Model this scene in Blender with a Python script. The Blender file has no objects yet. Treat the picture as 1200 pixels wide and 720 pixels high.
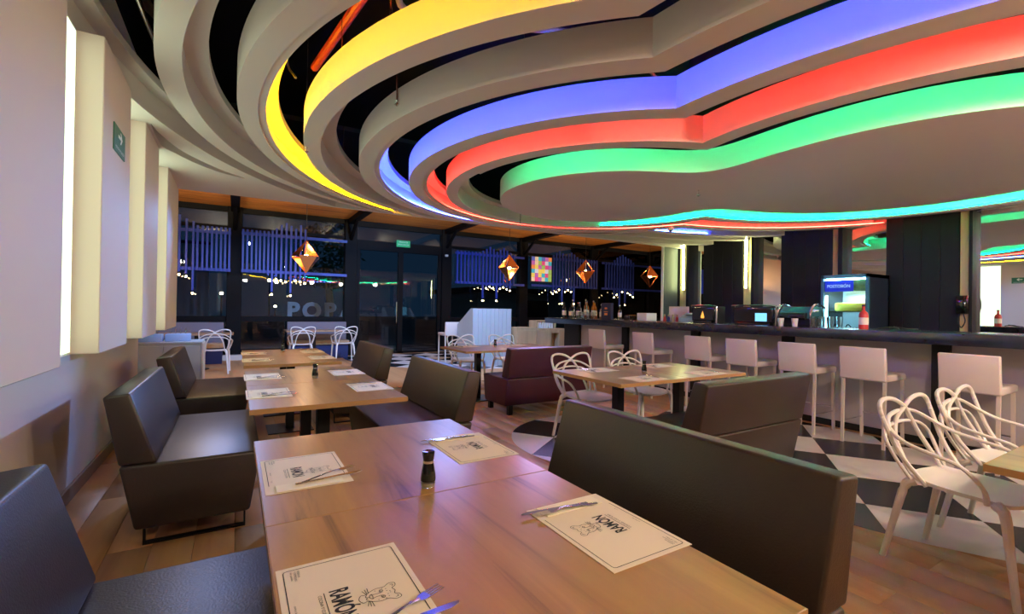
import bpy, bmesh, math, random
from math import sin, cos, pi, radians, hypot, atan2, sqrt
from mathutils import Vector, Matrix
random.seed(7)
S = bpy.context.scene
COL = S.collection
# ------------------------------------------------------------------ camera, world, light, exposure
A_, PI_, RO_ = radians(30.9), radians(0.3), radians(0.85)
F0 = Vector((sin(A_), cos(A_), 0)); R0 = Vector((cos(A_), -sin(A_), 0)); U0 = Vector((0, 0, 1))
FW = F0*cos(PI_)+U0*sin(PI_); UP = -F0*sin(PI_)+U0*cos(PI_)
RT = R0*cos(RO_)+UP*sin(RO_); UP2 = -R0*sin(RO_)+UP*cos(RO_)
cd = bpy.data.cameras.new('camera'); cam = bpy.data.objects.new('camera', cd); COL.objects.link(cam)
cd.sensor_width = 36; cd.lens = 541/1200*36; cd.clip_start = 0.02; cd.clip_end = 300
m = Matrix((RT, UP2, -FW)).transposed().to_4x4(); m.translation = (0, 0, 1.33); cam.matrix_world = m
S.camera = cam
S.view_settings.view_transform = 'Standard'; S.view_settings.look = 'None'
S.view_settings.exposure = 0.14; S.view_settings.gamma = 1; S.view_settings.use_curve_mapping = False
w = bpy.data.worlds.new('night_sky'); S.world = w; w.use_nodes = True
w.node_tree.nodes['Background'].inputs[0].default_value = (0.012, 0.03, 0.06, 1)
w.node_tree.nodes['Background'].inputs[1].default_value = 0.6

def area(name, loc, size, power, col, rot=(0, 0, 0), sy=None, spread=180):
    l = bpy.data.lights.new(name, 'AREA'); l.energy = power; l.color = col; l.size = size
    l.spread = radians(spread)
    if sy: l.shape = 'RECTANGLE'; l.size_y = sy
    o = bpy.data.objects.new(name, l); o.location = loc; o.rotation_euler = rot; COL.objects.link(o)
    return o
def spot(name, loc, tgt, power, col, ang=70, r=.05):
    l = bpy.data.lights.new(name, 'SPOT'); l.energy = power; l.color = col; l.spot_size = radians(ang); l.spot_blend = .6
    l.shadow_soft_size = r
    o = bpy.data.objects.new(name, l); o.location = loc
    o.rotation_euler = (Vector(tgt)-Vector(loc)).to_track_quat('-Z', 'Y').to_euler(); COL.objects.link(o)
for (x, y, p) in ((.4, -1.0, 62), (1.9, -1.6, 125), (3.6, -1.0, 220), (5.2, -1.4, 180), (7.0, -.8, 140)):
    spot('room_light', (x, y, 2.66), (x+.3, y+2.2, .4), p, (1, .76, .52), 165, .1)  # unseen fill added behind the camera for the general warm light
for x in (.6, 3.4, 6.2, 9.5, 12.5):
    spot('hall_light', (x, 9.2, 3.7), (x, 9.8, 0), 62, (1, .84, .68), 150, .02)  # downward fill added to brighten the hall, no fixtures there
for i in range(9): spot('wood_uplight', (-.6+1.9*i, 7.1, 3.05), (-.6+1.9*i, 12, 4.4), 520, (1, .8, .5), 34, .03)  # hidden fill added past the soffit edge to lift the wood ceiling
for (y, p) in ((1.2, 18), (3.2, 22), (5.2, 22)):
    spot('bar_light', (7.1, y, 2.66), (6.6, y, 1.0), p, (.85, .92, 1), 140, .04)  # extra unseen lamps added above the bar
spot('blue_spot', (.0, 6.95, 2.55), (-.95, 3.2, .5), 110, (.2, .4, 1), 44, .12)  # unseen blue fills, added to tint wall, seats and hall
spot('blue_spot', (3.4, 6.9, 2.6), (-.95, 2.5, .6), 620, (.22, .42, 1), 34, .05)
spot('blue_spot', (3.0, 6.95, 2.62), (1.3, 4.4, .4), 90, (.25, .4, 1), 60, .3)
spot('blue_spot', (3.8, 7.0, 3.6), (4.2, 11.0, .4), 900, (.25, .5, 1), 100)
spot('blue_spot', (.4, 7.2, 3.6), (.2, 11.0, .3), 620, (.25, .5, 1), 80)
spot('violet_spot', (4.8, 6.95, 2.62), (3.0, 4.2, .0), 190, (.5, .4, 1), 60, .3)  # added violet tint for the floor, source unseen
spot('warm_spot', (-.2, 7.2, 2.62), (.4, 5.4, .7), 60, (1, .7, .35), 70, .2)  # added warm glow on the last booth table, no lamp modelled

# ------------------------------------------------------------------ materials
def mat(name, col=(.8, .8, .8), rough=.5, metal=0, emit=None, es=0, coat=0, spec=.5, noise=None, bump=None, alpha=None, trans=0):
    m = bpy.data.materials.new(name); m.use_nodes = True
    nt = m.node_tree; b = nt.nodes['Principled BSDF']
    b.inputs['Base Color'].default_value = (*col, 1); b.inputs['Roughness'].default_value = rough
    b.inputs['Metallic'].default_value = metal; b.inputs['Coat Weight'].default_value = coat
    b.inputs['Coat Roughness'].default_value = .15
    b.inputs['Specular IOR Level'].default_value = spec
    b.inputs['Transmission Weight'].default_value = trans
    if emit: b.inputs['Emission Color'].default_value = (*emit, 1); b.inputs['Emission Strength'].default_value = es
    if noise or bump:
        tc = nt.nodes.new('ShaderNodeTexCoord'); n = nt.nodes.new('ShaderNodeTexNoise')
        n.inputs['Scale'].default_value = noise[0] if noise else bump[0]; n.inputs['Detail'].default_value = 5
        nt.links.new(tc.outputs['Object'], n.inputs['Vector'])
        if noise:
            r = nt.nodes.new('ShaderNodeValToRGB'); r.color_ramp.elements[0].position = .3; r.color_ramp.elements[1].position = .7
            r.color_ramp.elements[0].color = (*[c*(1-noise[1]) for c in col], 1); r.color_ramp.elements[1].color = (*[min(1, c*(1+noise[1])) for c in col], 1)
            nt.links.new(n.outputs['Fac'], r.inputs[0]); nt.links.new(r.outputs[0], b.inputs['Base Color'])
        if bump:
            n2 = nt.nodes.new('ShaderNodeTexNoise'); n2.inputs['Scale'].default_value = bump[0]; n2.inputs['Detail'].default_value = 4
            nt.links.new(tc.outputs['Object'], n2.inputs['Vector'])
            bp = nt.nodes.new('ShaderNodeBump'); bp.inputs['Strength'].default_value = bump[1]; bp.inputs['Distance'].default_value = .01
            nt.links.new(n2.outputs['Fac'], bp.inputs['Height']); nt.links.new(bp.outputs[0], b.inputs['Normal'])
    return m
def wood(name, c1, c2, c3, axis='Y', scale=1.0, rough=.35, coat=0, streak=.5, rnd=True):
    m = bpy.data.materials.new(name); m.use_nodes = True; nt = m.node_tree; b = nt.nodes['Principled BSDF']
    tc = nt.nodes.new('ShaderNodeTexCoord'); mp = nt.nodes.new('ShaderNodeMapping')
    k = 14*scale; s = (k, 1.1*scale, k) if axis == 'Y' else (1.1*scale, k, k) if axis == 'X' else (k, k, 1.1*scale)
    mp.inputs['Scale'].default_value = s
    if rnd:
        oi = nt.nodes.new('ShaderNodeObjectInfo'); mm = nt.nodes.new('ShaderNodeMath'); mm.operation = 'MULTIPLY'; mm.inputs[1].default_value = 37
        cb = nt.nodes.new('ShaderNodeCombineXYZ')
        nt.links.new(oi.outputs['Random'], mm.inputs[0])
        for i in range(3): nt.links.new(mm.outputs[0], cb.inputs[i])
        nt.links.new(cb.outputs[0], mp.inputs['Location'])
    nt.links.new(tc.outputs['Object'], mp.inputs[0])
    n = nt.nodes.new('ShaderNodeTexNoise'); n.inputs['Scale'].default_value = .55; n.inputs['Detail'].default_value = 8; n.inputs['Roughness'].default_value = .62; n.inputs['Distortion'].default_value = .7
    nt.links.new(mp.outputs[0], n.inputs['Vector'])
    r = nt.nodes.new('ShaderNodeValToRGB'); e = r.color_ramp.elements
    e[0].position = .28; e[0].color = (*c3, 1); e[1].position = .72; e[1].color = (*c1, 1); x = e.new(.28+.44*streak); x.color = (*c2, 1)
    nt.links.new(n.outputs['Fac'], r.inputs[0]); nt.links.new(r.outputs[0], b.inputs['Base Color'])
    b.inputs['Roughness'].default_value = rough; b.inputs['Coat Weight'].default_value = coat; b.inputs['Coat Roughness'].default_value = .2
    return m
def glassmat(name, tint=(.8, .9, .9), refl=1.0):
    m = bpy.data.materials.new(name); m.use_nodes = True; nt = m.node_tree; nt.nodes.clear()
    o = nt.nodes.new('ShaderNodeOutputMaterial'); mx = nt.nodes.new('ShaderNodeMixShader'); t = nt.nodes.new('ShaderNodeBsdfTransparent')
    g = nt.nodes.new('ShaderNodeBsdfGlossy'); f = nt.nodes.new('ShaderNodeFresnel'); f.inputs[0].default_value = 1.6
    t.inputs[0].default_value = (*tint, 1); g.inputs['Roughness'].default_value = 0.0
    mt = nt.nodes.new('ShaderNodeMath'); mt.operation = 'MULTIPLY'; mt.inputs[1].default_value = refl; mt.use_clamp = True
    nt.links.new(f.outputs[0], mt.inputs[0]); nt.links.new(mt.outputs[0], mx.inputs[0])
    nt.links.new(t.outputs[0], mx.inputs[1]); nt.links.new(g.outputs[0], mx.inputs[2]); nt.links.new(mx.outputs[0], o.inputs[0])
    return m
M = dict(  # base colours are those of the things themselves
    wall=mat('wall_paint', (.62, .545, .50), .7, bump=(25, .05)),
    wallc=mat('ceiling_paint', (.76, .71, .705), .75, bump=(20, .05)),
    white=mat('white_paint', (.78, .8, .78), .6),
    black=mat('black_paint', (.008, .008, .009), .7),
    steel=mat('dark_steel', (.0035, .0035, .005), .55, spec=.12),
    leg=mat('black_metal', (.006, .006, .007), .35, .3),
    void=mat('void_black', (.006, .006, .007), .95, spec=.05),
    leather=mat('dark_brown_leather', (.036, .025, .022), .38, noise=(3, .12), bump=(140, .12), spec=.45),
    leather2=mat('olive_brown_leather', (.036, .022, .014), .42, noise=(3, .12), bump=(140, .12), spec=.45),
    burg=mat('burgundy_leather', (.05, .006, .016), .45, noise=(3, .1), bump=(140, .1)),
    greyup=mat('grey_upholstery', (.16, .15, .2), .7),
    navy=mat('navy_upholstery', (.01, .02, .11), .6),
    plast=mat('white_plastic', (.74, .70, .68), .28, spec=.5),
    stool=mat('white_leatherette', (.70, .62, .60), .5, bump=(80, .05)),
    stoolleg=mat('white_lacquer', (.68, .60, .56), .4),
    paper=mat('placemat_paper', (.80, .70, .56), .8),
    napkin=mat('napkin_paper', (.86, .78, .62), .85),
    ink=mat('black_ink', (.015, .013, .012), .7),
    greyink=mat('grey_ink', (.22, .18, .15), .7),
    silver=mat('cutlery_steel', (.75, .75, .78), .12, 1),
    chrome=mat('chrome', (.7, .7, .72), .18, 1),
    bar=mat('bar_stone', (.014, .017, .03), .22, spec=.55, noise=(8, .4)),
    barfront=mat('bar_front_grey', (.46, .43, .46), .65),
    mirror=mat('mirror', (.8, .82, .82), .0, 1),
    panelblk=mat('black_slat_panel', (.005, .005, .008), .6, spec=.3),
    beige=mat('beige_wood_trim', (.40, .25, .13), .5),
    beigew=wood('cream_wood_column', (.75, .68, .35), (.7, .62, .3), (.5, .42, .2), 'Z'),
    blue=mat('blue_lacquer', (.014, .045, .42), .45),
    copper=mat('copper_sheet', (.85, .42, .2), .25, 1),
    wire=mat('black_wire', (.01, .01, .01), .5),
    concrete=mat('asphalt', (.04, .045, .05), .9, noise=(.6, .4)),
    extwall=mat('outside_wall', (.16, .2, .19), .9),
    deskm=mat('grey_laminate', (.42, .47, .53), .5),
    cab=wood('oak_cabinet', (.55, .38, .22), (.48, .32, .18), (.38, .25, .14), 'Z', .7, .5),
    edge=mat('table_edge', (.42, .23, .09), .45),
    glassw=glassmat('window_glass', (.75, .85, .9), 1.0),
    glassb=mat('clear_glass', (.9, .95, .95), .03, trans=1),
    glassk=mat('black_glass', (.01, .01, .01), .08),
    amber=mat('amber_liquor', (.7, .25, .03), .08, trans=.6),
    green_s=mat('green_sign', (.02, .16, .09), .5),
    green_e=mat('exit_sign_green', (.01, .25, .1), .5, emit=(.02, .45, .2), es=.5),
    signtxt=mat('sign_white', (.8, .85, .8), .6),
    red=mat('red_plastic', (.55, .02, .015), .4),
    redpipe=mat('red_pipe', (.5, .05, .02), .4),
    yelpipe=mat('galvanised_pipe', (.5, .45, .3), .4, .4),
    bulb=mat('warm_bulb', (1, 1, 1), .5, emit=(1, .72, .36), es=28),
    bulbbig=mat('pendant_bulb', (1, 1, 1), .5, emit=(1, .62, .25), es=60),
    led_g=mat('green_led', (0, 0, 0), .5, emit=(.0, 1, .31), es=190),
    led_r=mat('red_led', (0, 0, 0), .5, emit=(1, .02, .012), es=120),
    led_b=mat('blue_led', (0, 0, 0), .5, emit=(.02, .05, 1), es=380),
    led_y=mat('yellow_led', (0, 0, 0), .5, emit=(1, .5, .0), es=125),
    led_w=mat('white_led', (0, 0, 0), .5, emit=(.95, 1, .4), es=45),
    led_wy=mat('wall_led', (0, 0, 0), .5, emit=(.84, 1, .64), es=2.0),
    led_c=mat('cool_led', (0, 0, 0), .5, emit=(.4, .85, 1), es=60),
    screen=mat('lit_screen', (0, 0, 0), .4, emit=(.2, .6, .9), es=1.4),
    teal=mat('teal_enamel', (.03, .16, .2), .2, .3, spec=.6),
    tileb=mat('black_tile', (.012, .011, .014), .25, noise=(4, .3)),
    tilew=mat('pale_tile', (.68, .62, .62), .3, noise=(4, .06)),
    skirt=mat('brown_skirting', (.22, .14, .09), .5),
    leaf=mat('dark_leaves', (.02, .06, .02), .7),
)
M['table'] = wood('oak_tabletop', (.50, .28, .085), (.36, .185, .055), (.06, .03, .014), 'Y', .8, .34, .2, .34)
M['table2'] = wood('greyed_oak_tabletop', (.42, .27, .17), (.36, .22, .13), (.24, .14, .09), 'Y', .55, .3, .2, .35)
M['floor'] = wood('laminate_floor', (.58, .31, .135), (.49, .25, .105), (.34, .165, .07), 'Y', .5, .5, 0, .4)
M['ceilwood'] = wood('orange_wood_ceiling', (.75, .33, .06), (.6, .24, .04), (.3, .1, .02), 'X', .6, .6, 0, .5)

# ------------------------------------------------------------------ helpers
def tag(o, label=None, cat=None, group=None, kind=None):
    if label: o['label'] = label
    if cat: o['category'] = cat
    if group: o['group'] = group
    if kind: o['kind'] = kind
    return o
def thing(name, label, cat, loc=(0, 0, 0), rz=0, group=None):
    o = bpy.data.objects.new(name, None); COL.objects.link(o); o.location = loc; o.rotation_euler = (0, 0, rz)
    o.empty_display_size = .1
    return tag(o, label, cat, group)
def link(name, me, material=None, parent=None):
    if material is not None and not len(me.materials): me.materials.append(material)
    o = bpy.data.objects.new(name, me); COL.objects.link(o)
    if parent: o.parent = parent
    return o
class MB:
    def __init__(s): s.bm = bmesh.new()
    def box(s, x0, x1, y0, y1, z0, z1, bev=0, seg=1, mtx=None):
        t = bmesh.new(); bmesh.ops.create_cube(t, size=1)
        for v in t.verts: v.co = Vector(((x0+x1)/2+v.co.x*(x1-x0), (y0+y1)/2+v.co.y*(y1-y0), (z0+z1)/2+v.co.z*(z1-z0)))
        return s._add(t, bev, seg, mtx)
    def _add(s, t, bev=0, seg=1, mtx=None):
        if bev: bmesh.ops.bevel(t, geom=t.edges[:], offset=bev, segments=seg, affect='EDGES', profile=.5)
        if mtx: t.transform(mtx)
        me = bpy.data.meshes.new('t'); t.to_mesh(me); t.free(); s.bm.from_mesh(me); bpy.data.meshes.remove(me); return s
    def prism(s, pts, y0, y1, bev=0, seg=2, axis='Y', mtx=None):
        t = bmesh.new()
        f3 = {'Y': lambda a, b, h: (a, h, b), 'Z': lambda a, b, h: (a, b, h), 'X': lambda a, b, h: (h, a, b)}[axis]
        lo = [t.verts.new(f3(a, b, y0)) for a, b in pts]; hi = [t.verts.new(f3(a, b, y1)) for a, b in pts]
        t.faces.new(lo); t.faces.new(hi[::-1]); n = len(pts)
        for i in range(n): t.faces.new((lo[i], hi[i], hi[(i+1) % n], lo[(i+1) % n]))
        bmesh.ops.recalc_face_normals(t, faces=t.faces[:])
        return s._add(t, bev, seg, mtx)
    def lathe(s, prof, n=16, c=(0, 0, 0)):
        t = bmesh.new(); rings = []
        for r, z in prof:
            if r <= 1e-6: rings.append([t.verts.new((c[0], c[1], c[2]+z))])
            else: rings.append([t.verts.new((c[0]+r*cos(2*pi*i/n), c[1]+r*sin(2*pi*i/n), c[2]+z)) for i in range(n)])
        for a, b in zip(rings, rings[1:]):
            for i in range(n):
                j = (i+1) % n
                if len(a) == 1 and len(b) == 1: continue
                if len(a) == 1: t.faces.new((a[0], b[i], b[j]))
                elif len(b) == 1: t.faces.new((a[i], a[j], b[0]))
                else: t.faces.new((a[i], a[j], b[j], b[i]))
        bmesh.ops.recalc_face_normals(t, faces=t.faces[:])
        return s._add(t)
    def tube(s, pts, r, n=8, closed=False, ry=None):
        pts = [Vector(p) for p in pts]; N = len(pts); t = bmesh.new(); rings = []
        for i, p in enumerate(pts):
            a = pts[(i-1) % N] if (closed or i > 0) else p; b = pts[(i+1) % N] if (closed or i < N-1) else p
            d = (b-a).normalized(); u = Vector((0, 0, 1)) if abs(d.z) < .95 else Vector((1, 0, 0))
            e1 = d.cross(u).normalized(); e2 = e1.cross(d).normalized()
            if i and e1.dot(pe) < 0: e1, e2 = -e1, -e2
            pe = e1
            rr = r[i] if isinstance(r, (list, tuple)) else r; r2 = ry if ry else rr
            rings.append([t.verts.new(p+e1*rr*cos(2*pi*k/n)+e2*r2*sin(2*pi*k/n)) for k in range(n)])
        for i in range(N if closed else N-1):
            a, b = rings[i], rings[(i+1) % N]
            for k in range(n): t.faces.new((a[k], a[(k+1) % n], b[(k+1) % n], b[k]))
        if not closed: t.faces.new(rings[0][::-1]); t.faces.new(rings[-1])
        bmesh.ops.recalc_face_normals(t, faces=t.faces[:])
        return s._add(t)
    def build(s, name, material, parent=None, smooth=True, ang=35):
        me = bpy.data.meshes.new(name); s.bm.to_mesh(me); s.bm.free()
        if smooth:
            for p in me.polygons: p.use_smooth = True
            me.set_sharp_from_angle(angle=radians(ang))
        return link(name, me, material, parent)
def box(name, x0, x1, y0, y1, z0, z1, material, parent=None, bev=0, seg=1):
    return MB().box(x0, x1, y0, y1, z0, z1, bev, seg).build(name, material, parent)
def spline(pts, k=6, closed=False):
    P = [Vector(p) for p in pts]; N = len(P); out = []
    for i in range(N if closed else N-1):
        p0 = P[(i-1) % N] if closed or i > 0 else P[i]*2-P[i+1]; p1 = P[i]; p2 = P[(i+1) % N]
        p3 = P[(i+2) % N] if closed or i+2 < N else p2*2-p1
        for j in range(k):
            t = j/k; out.append(.5*((2*p1)+(p2-p0)*t+(2*p0-5*p1+4*p2-p3)*t*t+(3*p1-p0-3*p2+p3)*t**3))
    if not closed: out.append(P[-1])
    return out
def text_mesh(s, size, mtx=Matrix.Identity(4), sx=1.0, bold=0, align='CENTER', depth=0):
    c = bpy.data.curves.new('txt', 'FONT'); c.body = s; c.size = size; c.align_x = align; c.align_y = 'CENTER'; c.offset = bold; c.extrude = depth; c.resolution_u = 3
    o = bpy.data.objects.new('txt', c); me = bpy.data.meshes.new_from_object(o)
    me.transform(mtx @ Matrix.Diagonal((sx, 1, 1, 1))); bpy.data.objects.remove(o); bpy.data.curves.remove(c)
    return me
def flat_shape(loops, z0, z1):
    c = bpy.data.curves.new('f', 'CURVE'); c.dimensions = '2D'; c.fill_mode = 'BOTH'; c.extrude = (z1-z0)/2
    for L in loops:
        sp = c.splines.new('POLY'); sp.points.add(len(L)-1); sp.use_cyclic_u = True
        for p, q in zip(sp.points, L): p.co = (q[0], q[1], 0, 1)
    o = bpy.data.objects.new('f', c); me = bpy.data.meshes.new_from_object(o)
    me.transform(Matrix.Translation((0, 0, (z0+z1)/2))); bpy.data.objects.remove(o); bpy.data.curves.remove(c)
    return me
def copy_tree(o, parent=None):
    c = o.copy(); COL.objects.link(c); c.parent = parent
    for ch in [x for x in bpy.data.objects if x.parent == o and x.name in CH.get(o.name, ())] if False else list(o.children): copy_tree(ch, c)
    return c
_used = set()
def place(proto, loc, rz=0, label=None, group=None):
    if proto.name in _used:
        o = copy_tree(proto)
    else:
        o = proto; _used.add(proto.name)
    o.location = loc; o.rotation_euler = (0, 0, rz)
    if label: o['label'] = label
    if group: o['group'] = group
    return o

# ------------------------------------------------------------------ structure: floor
ZC, RH = 2.70, .22         # underside of the dropped ceiling, height of its rings
fl = box('floor', -2.0, 16.5, -2.6, 13.45, -.06, -.012, M['skirt']); tag(fl, kind='structure')
plank_me = {}
def plank(x0, x1, y0, y1):
    key = (round(x1-x0, 3), round(y1-y0, 3))
    if key not in plank_me:
        b = MB().box(-key[0]/2, key[0]/2, -key[1]/2, key[1]/2, -.012, 0, .0012); o = b.build('plank', M['floor'], fl, ang=60); plank_me[key] = o.data
    else: o = link('plank', plank_me[key], None, fl)
    o.location = ((x0+x1)/2, (y0+y1)/2, 0)
PW, PL = .195, 1.35
k = 0
for i in range(31):
    x = -.96+i*PW
    if x > 5.0: continue
    y = -.4-[0, .9, .45][i % 3]
    while y < 6.4:
        plank(x+.001, x+PW-.001, y+.001, y+PL-.001); y += PL
big = MB()
for i in range(24):
    y0 = 6.5+i*.3
    pass
for (x0, x1, y0, y1) in ((-2, -.965, -2.6, 13.4), (5.05, 16.4, -2.6, 7.6), (-.96, 16.4, 7.62, 13.4), (-.96, 5.04, -2.6, -1.52)):
    big.box(x0, x1, y0, y1, -.012, -.0005)
far = big.build('floor_boards_beyond', M['floor'], fl); far['kind'] = 'stuff'
# checkerboard tiles clipped to the curved patch
def circ(c, r, a0, a1, n): return [(c[0]+r*cos(a0+(a1-a0)*i/n), c[1]+r*sin(a0+(a1-a0)*i/n)) for i in range(n+1)]
def union2(c1, r1, c2, r2, n=64, lim=None):
    dx, dy = c2[0]-c1[0], c2[1]-c1[1]; d = hypot(dx, dy); th = atan2(dy, dx)
    a = math.acos(max(-1, min(1, (r1*r1+d*d-r2*r2)/(2*r1*d)))); b = math.acos(max(-1, min(1, (r2*r2+d*d-r1*r1)/(2*r2*d))))
    P = circ(c1, r1, th+a, th+2*pi-a, n)+circ(c2, r2, th+pi+b, th+3*pi-b, n)[1:-1]
    if lim: P = [(min(max(x, lim[0]), lim[1]), min(max(y, lim[2]), lim[3])) for x, y in P]
    Q = []
    for p in P:
        if not Q or hypot(p[0]-Q[-1][0], p[1]-Q[-1][1]) > 1e-4: Q.append(p)
    return Q
def clip_poly(P, q0, nrm):
    out = []; n = len(P)
    for i in range(n):
        a, b = P[i], P[(i+1) % n]
        da = (a[0]-q0[0])*nrm[0]+(a[1]-q0[1])*nrm[1]; db = (b[0]-q0[0])*nrm[0]+(b[1]-q0[1])*nrm[1]
        if da >= 0: out.append(a)
        if (da >= 0) != (db >= 0):
            t = da/(da-db); out.append((a[0]+(b[0]-a[0])*t, a[1]+(b[1]-a[1])*t))
    return out
TA = radians(35.5); U1 = (cos(TA), sin(TA)); U2 = (-sin(TA), cos(TA)); TS = .625; TO = (2.864, 3.901)
full = {}
def tiles(blob, ir, jr, full_at=None):
    for i in ir:
        for j in jr:
            P = list(blob); g = .0015
            def pt(a, b): return (TO[0]+U1[0]*a*TS+U2[0]*b*TS, TO[1]+U1[1]*a*TS+U2[1]*b*TS)
            e = g/TS
            P = clip_poly(P, pt(i+e, j), U1)
            if P: P = clip_poly(P, pt(i+1-e, j), (-U1[0], -U1[1]))
            if P: P = clip_poly(P, pt(i, j+e), U2)
            if P: P = clip_poly(P, pt(i, j+1-e), (-U2[0], -U2[1]))
            Q = []
            for p in P:
                if not Q or hypot(p[0]-Q[-1][0], p[1]-Q[-1][1]) > .004: Q.append(p)
            if len(Q) < 3: continue
            ar = abs(sum(Q[k][0]*Q[(k+1) % len(Q)][1]-Q[(k+1) % len(Q)][0]*Q[k][1] for k in range(len(Q))))/2
            if ar < .004: continue
            c = pt(i+.5, j+.5)
            blk = (i+j) % 2 == 0
            me = bpy.data.meshes.new('tile'); n = len(Q)
            vs = [(x-c[0], y-c[1], 0.0) for x, y in Q]+[(x-c[0], y-c[1], .002) for x, y in Q]
            fs = [list(range(n, 2*n))]+[(k, (k+1) % n, n+(k+1) % n, n+k) for k in range(n)]
            me.from_pydata(vs, [], fs)
            o = link('tile', me, M['tileb'] if blk else M['tilew'], fl); o.location = (c[0], c[1], 0)
near_blob = union2((3.42, 3.6), 1.07, (5.65, 1.97), 2.36, 60, (-9, 6.0, -9, 99))
tiles(near_blob, range(-3, 5), range(-8, 4))
far_blob = circ((5.6, 12.2), 3.2, 0, 2*pi, 60); far_blob = [(x, min(y, 13.1)) for x, y in far_blob]
tiles(far_blob, range(3, 14), range(1, 12))

# ------------------------------------------------------------------ structure: walls
wl = box('wall_left', -1.15, -.95, -2.6, 6.72, 0, 4.1, M['wall']); tag(wl, kind='structure')
for (y0, y1) in ((-2.6, 2.52), (3.13, 3.83), (4.41, 5.1), (5.74, 6.72)):
    box('panel', -.95, -.6, y0, y1, 1.07, ZC+.01 if y0 > 0 else ZC+.01, M['wall'], wl, .004)
for (y0, y1) in ((2.52, 3.13), (3.83, 4.41), (5.1, 5.74)):
    box('recess_back', -.95, -.71, y0, y1, 1.07, ZC+.01, M['white'], wl)
    box('light_panel', -.71, -.70, y0+.03, y1-.05, 1.085, ZC-.02, M['led_wy'], wl, .002)
tag(box('baseboard_left', -.95, -.93, -2.6, 6.72, 0, .1, M['skirt'], None, .003), kind='structure')
tag(box('wall_left_beyond', -2.0, -1.85, 6.6, 13.5, 0, 4.1, M['wall']), kind='structure')
tag(box('wall_left_return', -1.85, -1.15, 6.6, 6.72, 0, 4.1, M['wall']), kind='structure')
tag(box('wall_back', -2.0, 16.5, -2.75, -2.6, 0, 4.1, M['wall']), kind='structure')
tag(box('wall_right', 8.42, 8.6, -2.6, 7.0, 0, 4.1, M['black']), kind='structure')
tag(box('wall_right_beyond', 16.3, 16.5, 6.9, 13.4, 0, 4.1, M['extwall']), kind='structure')
tag(box('wall_right_return', 8.6, 16.4, 6.75, 6.9, 0, 4.1, M['black']), kind='structure')

# ------------------------------------------------------------------ structure: ceiling with nested rings
ce = thing('ceiling', None, None); ce['kind'] = 'structure'
box('roof_slab', -2.0, 8.7, -2.7, 7.6, 4.0, 4.1, M['void'], ce)
C2 = (5.66, 1.97)
R = dict(
    g=((3.96, 4.40), 1.38, 1.80),
    r=((3.944, 4.28), 2.0, 2.48), ri=((3.944, 4.28), 1.86, 2.34),
    b=((3.93, 4.12), 2.46, 3.14), bi=((3.93, 4.12), 2.31, 2.98),
    e=((3.80, 3.92), 2.88, 3.76), ei=((3.80, 3.92), 2.735, 3.61),
    y=((3.59, 3.756), 3.157, 4.25), yi=((3.60, 3.80), 3.03, 4.10),
    s=((3.575, 3.51), 3.59, 4.85), si=((3.60, 3.555), 3.49, 4.70),
    t=((3.06, 3.47), 3.477, 5.45), ti=((3.24, 3.44), 3.53, 5.30),
    k=((4.06, 2.86), 4.80, 5.95))
lims = dict(r=6.6, ri=6.6, b=6.56, bi=6.52, e=6.60, ei=6.575, y=6.625, yi=6.61, s=6.65, si=6.64, t=6.67, ti=6.66, k=6.68, g=9)
def outline(key, d=0.0):
    c, r1, r2 = R[key]; L = lims[key]-(.012 if d else 0)
    return union2(c, r1-d, C2, r2-d, 110, (-5, 8.40-d*.1, -2.58+d*.1, L))
def ring(name, a, b, material=None):
    me = flat_shape([outline(a), outline(b)], ZC, ZC+RH)
    for p in me.polygons: p.use_smooth = True
    me.set_sharp_from_angle(angle=radians(25))
    o = link(name, me, material or M['wallc'], ce)
    me = flat_shape([outline(b, -.005), outline(b, .125)], ZC+.165, ZC+RH-.002)   # ledge on the inner side
    for p in me.polygons: p.use_smooth = True
    me.set_sharp_from_angle(angle=radians(25)); link('ledge', me, M['wallc'], ce)
    return o
ring('ring', 'r', 'ri'); ring('ring', 'b', 'bi'); ring('ring', 'e', 'ei'); ring('ring', 'y', 'yi'); ring('ring', 's', 'si'); ring('ring', 't', 'ti')
# island with a rounded notch
def rounded(P, rad=6, it=3):
    n = len(P)
    for _ in range(it):
        P = [((P[i-1][0]+2*P[i][0]+P[(i+1) % n][0])/4, (P[i-1][1]+2*P[i][1]+P[(i+1) % n][1])/4) for i in range(n)]
    return P
gi = rounded(union2(R['g'][0], R['g'][1], C2, R['g'][2], 60), it=26)
me = flat_shape([gi], ZC, ZC+RH)
for p in me.polygons: p.use_smooth = True
me.set_sharp_from_angle(angle=radians(25)); link('island', me, M['wallc'], ce)
# bulkhead slab round the outside, with one curved slot
slot = [(-.575, 4.42), (-.55, 4.60), (-.45, 5.0), (-.30, 5.30), (-.12, 5.56), (.06, 5.74), (.0, 5.74), (-.18, 5.62), (-.36, 5.40), (-.50, 5.14), (-.575, 4.95)]
me = flat_shape([[(-.95, -2.6), (8.41, -2.6), (8.41, 6.72), (-.95, 6.72)], outline('k'), [tuple(p[:2]) for p in spline([(*q, 0) for q in slot], 4, True)]], ZC, ZC+RH)
for p in me.polygons: p.use_smooth = True
me.set_sharp_from_angle(angle=radians(25)); link('bulkhead', me, M['wallc'], ce)
link('ledge', flat_shape([outline('k', -.005), outline('k', .09)], ZC+.165, ZC+RH-.002), M['wallc'], ce)
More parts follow.
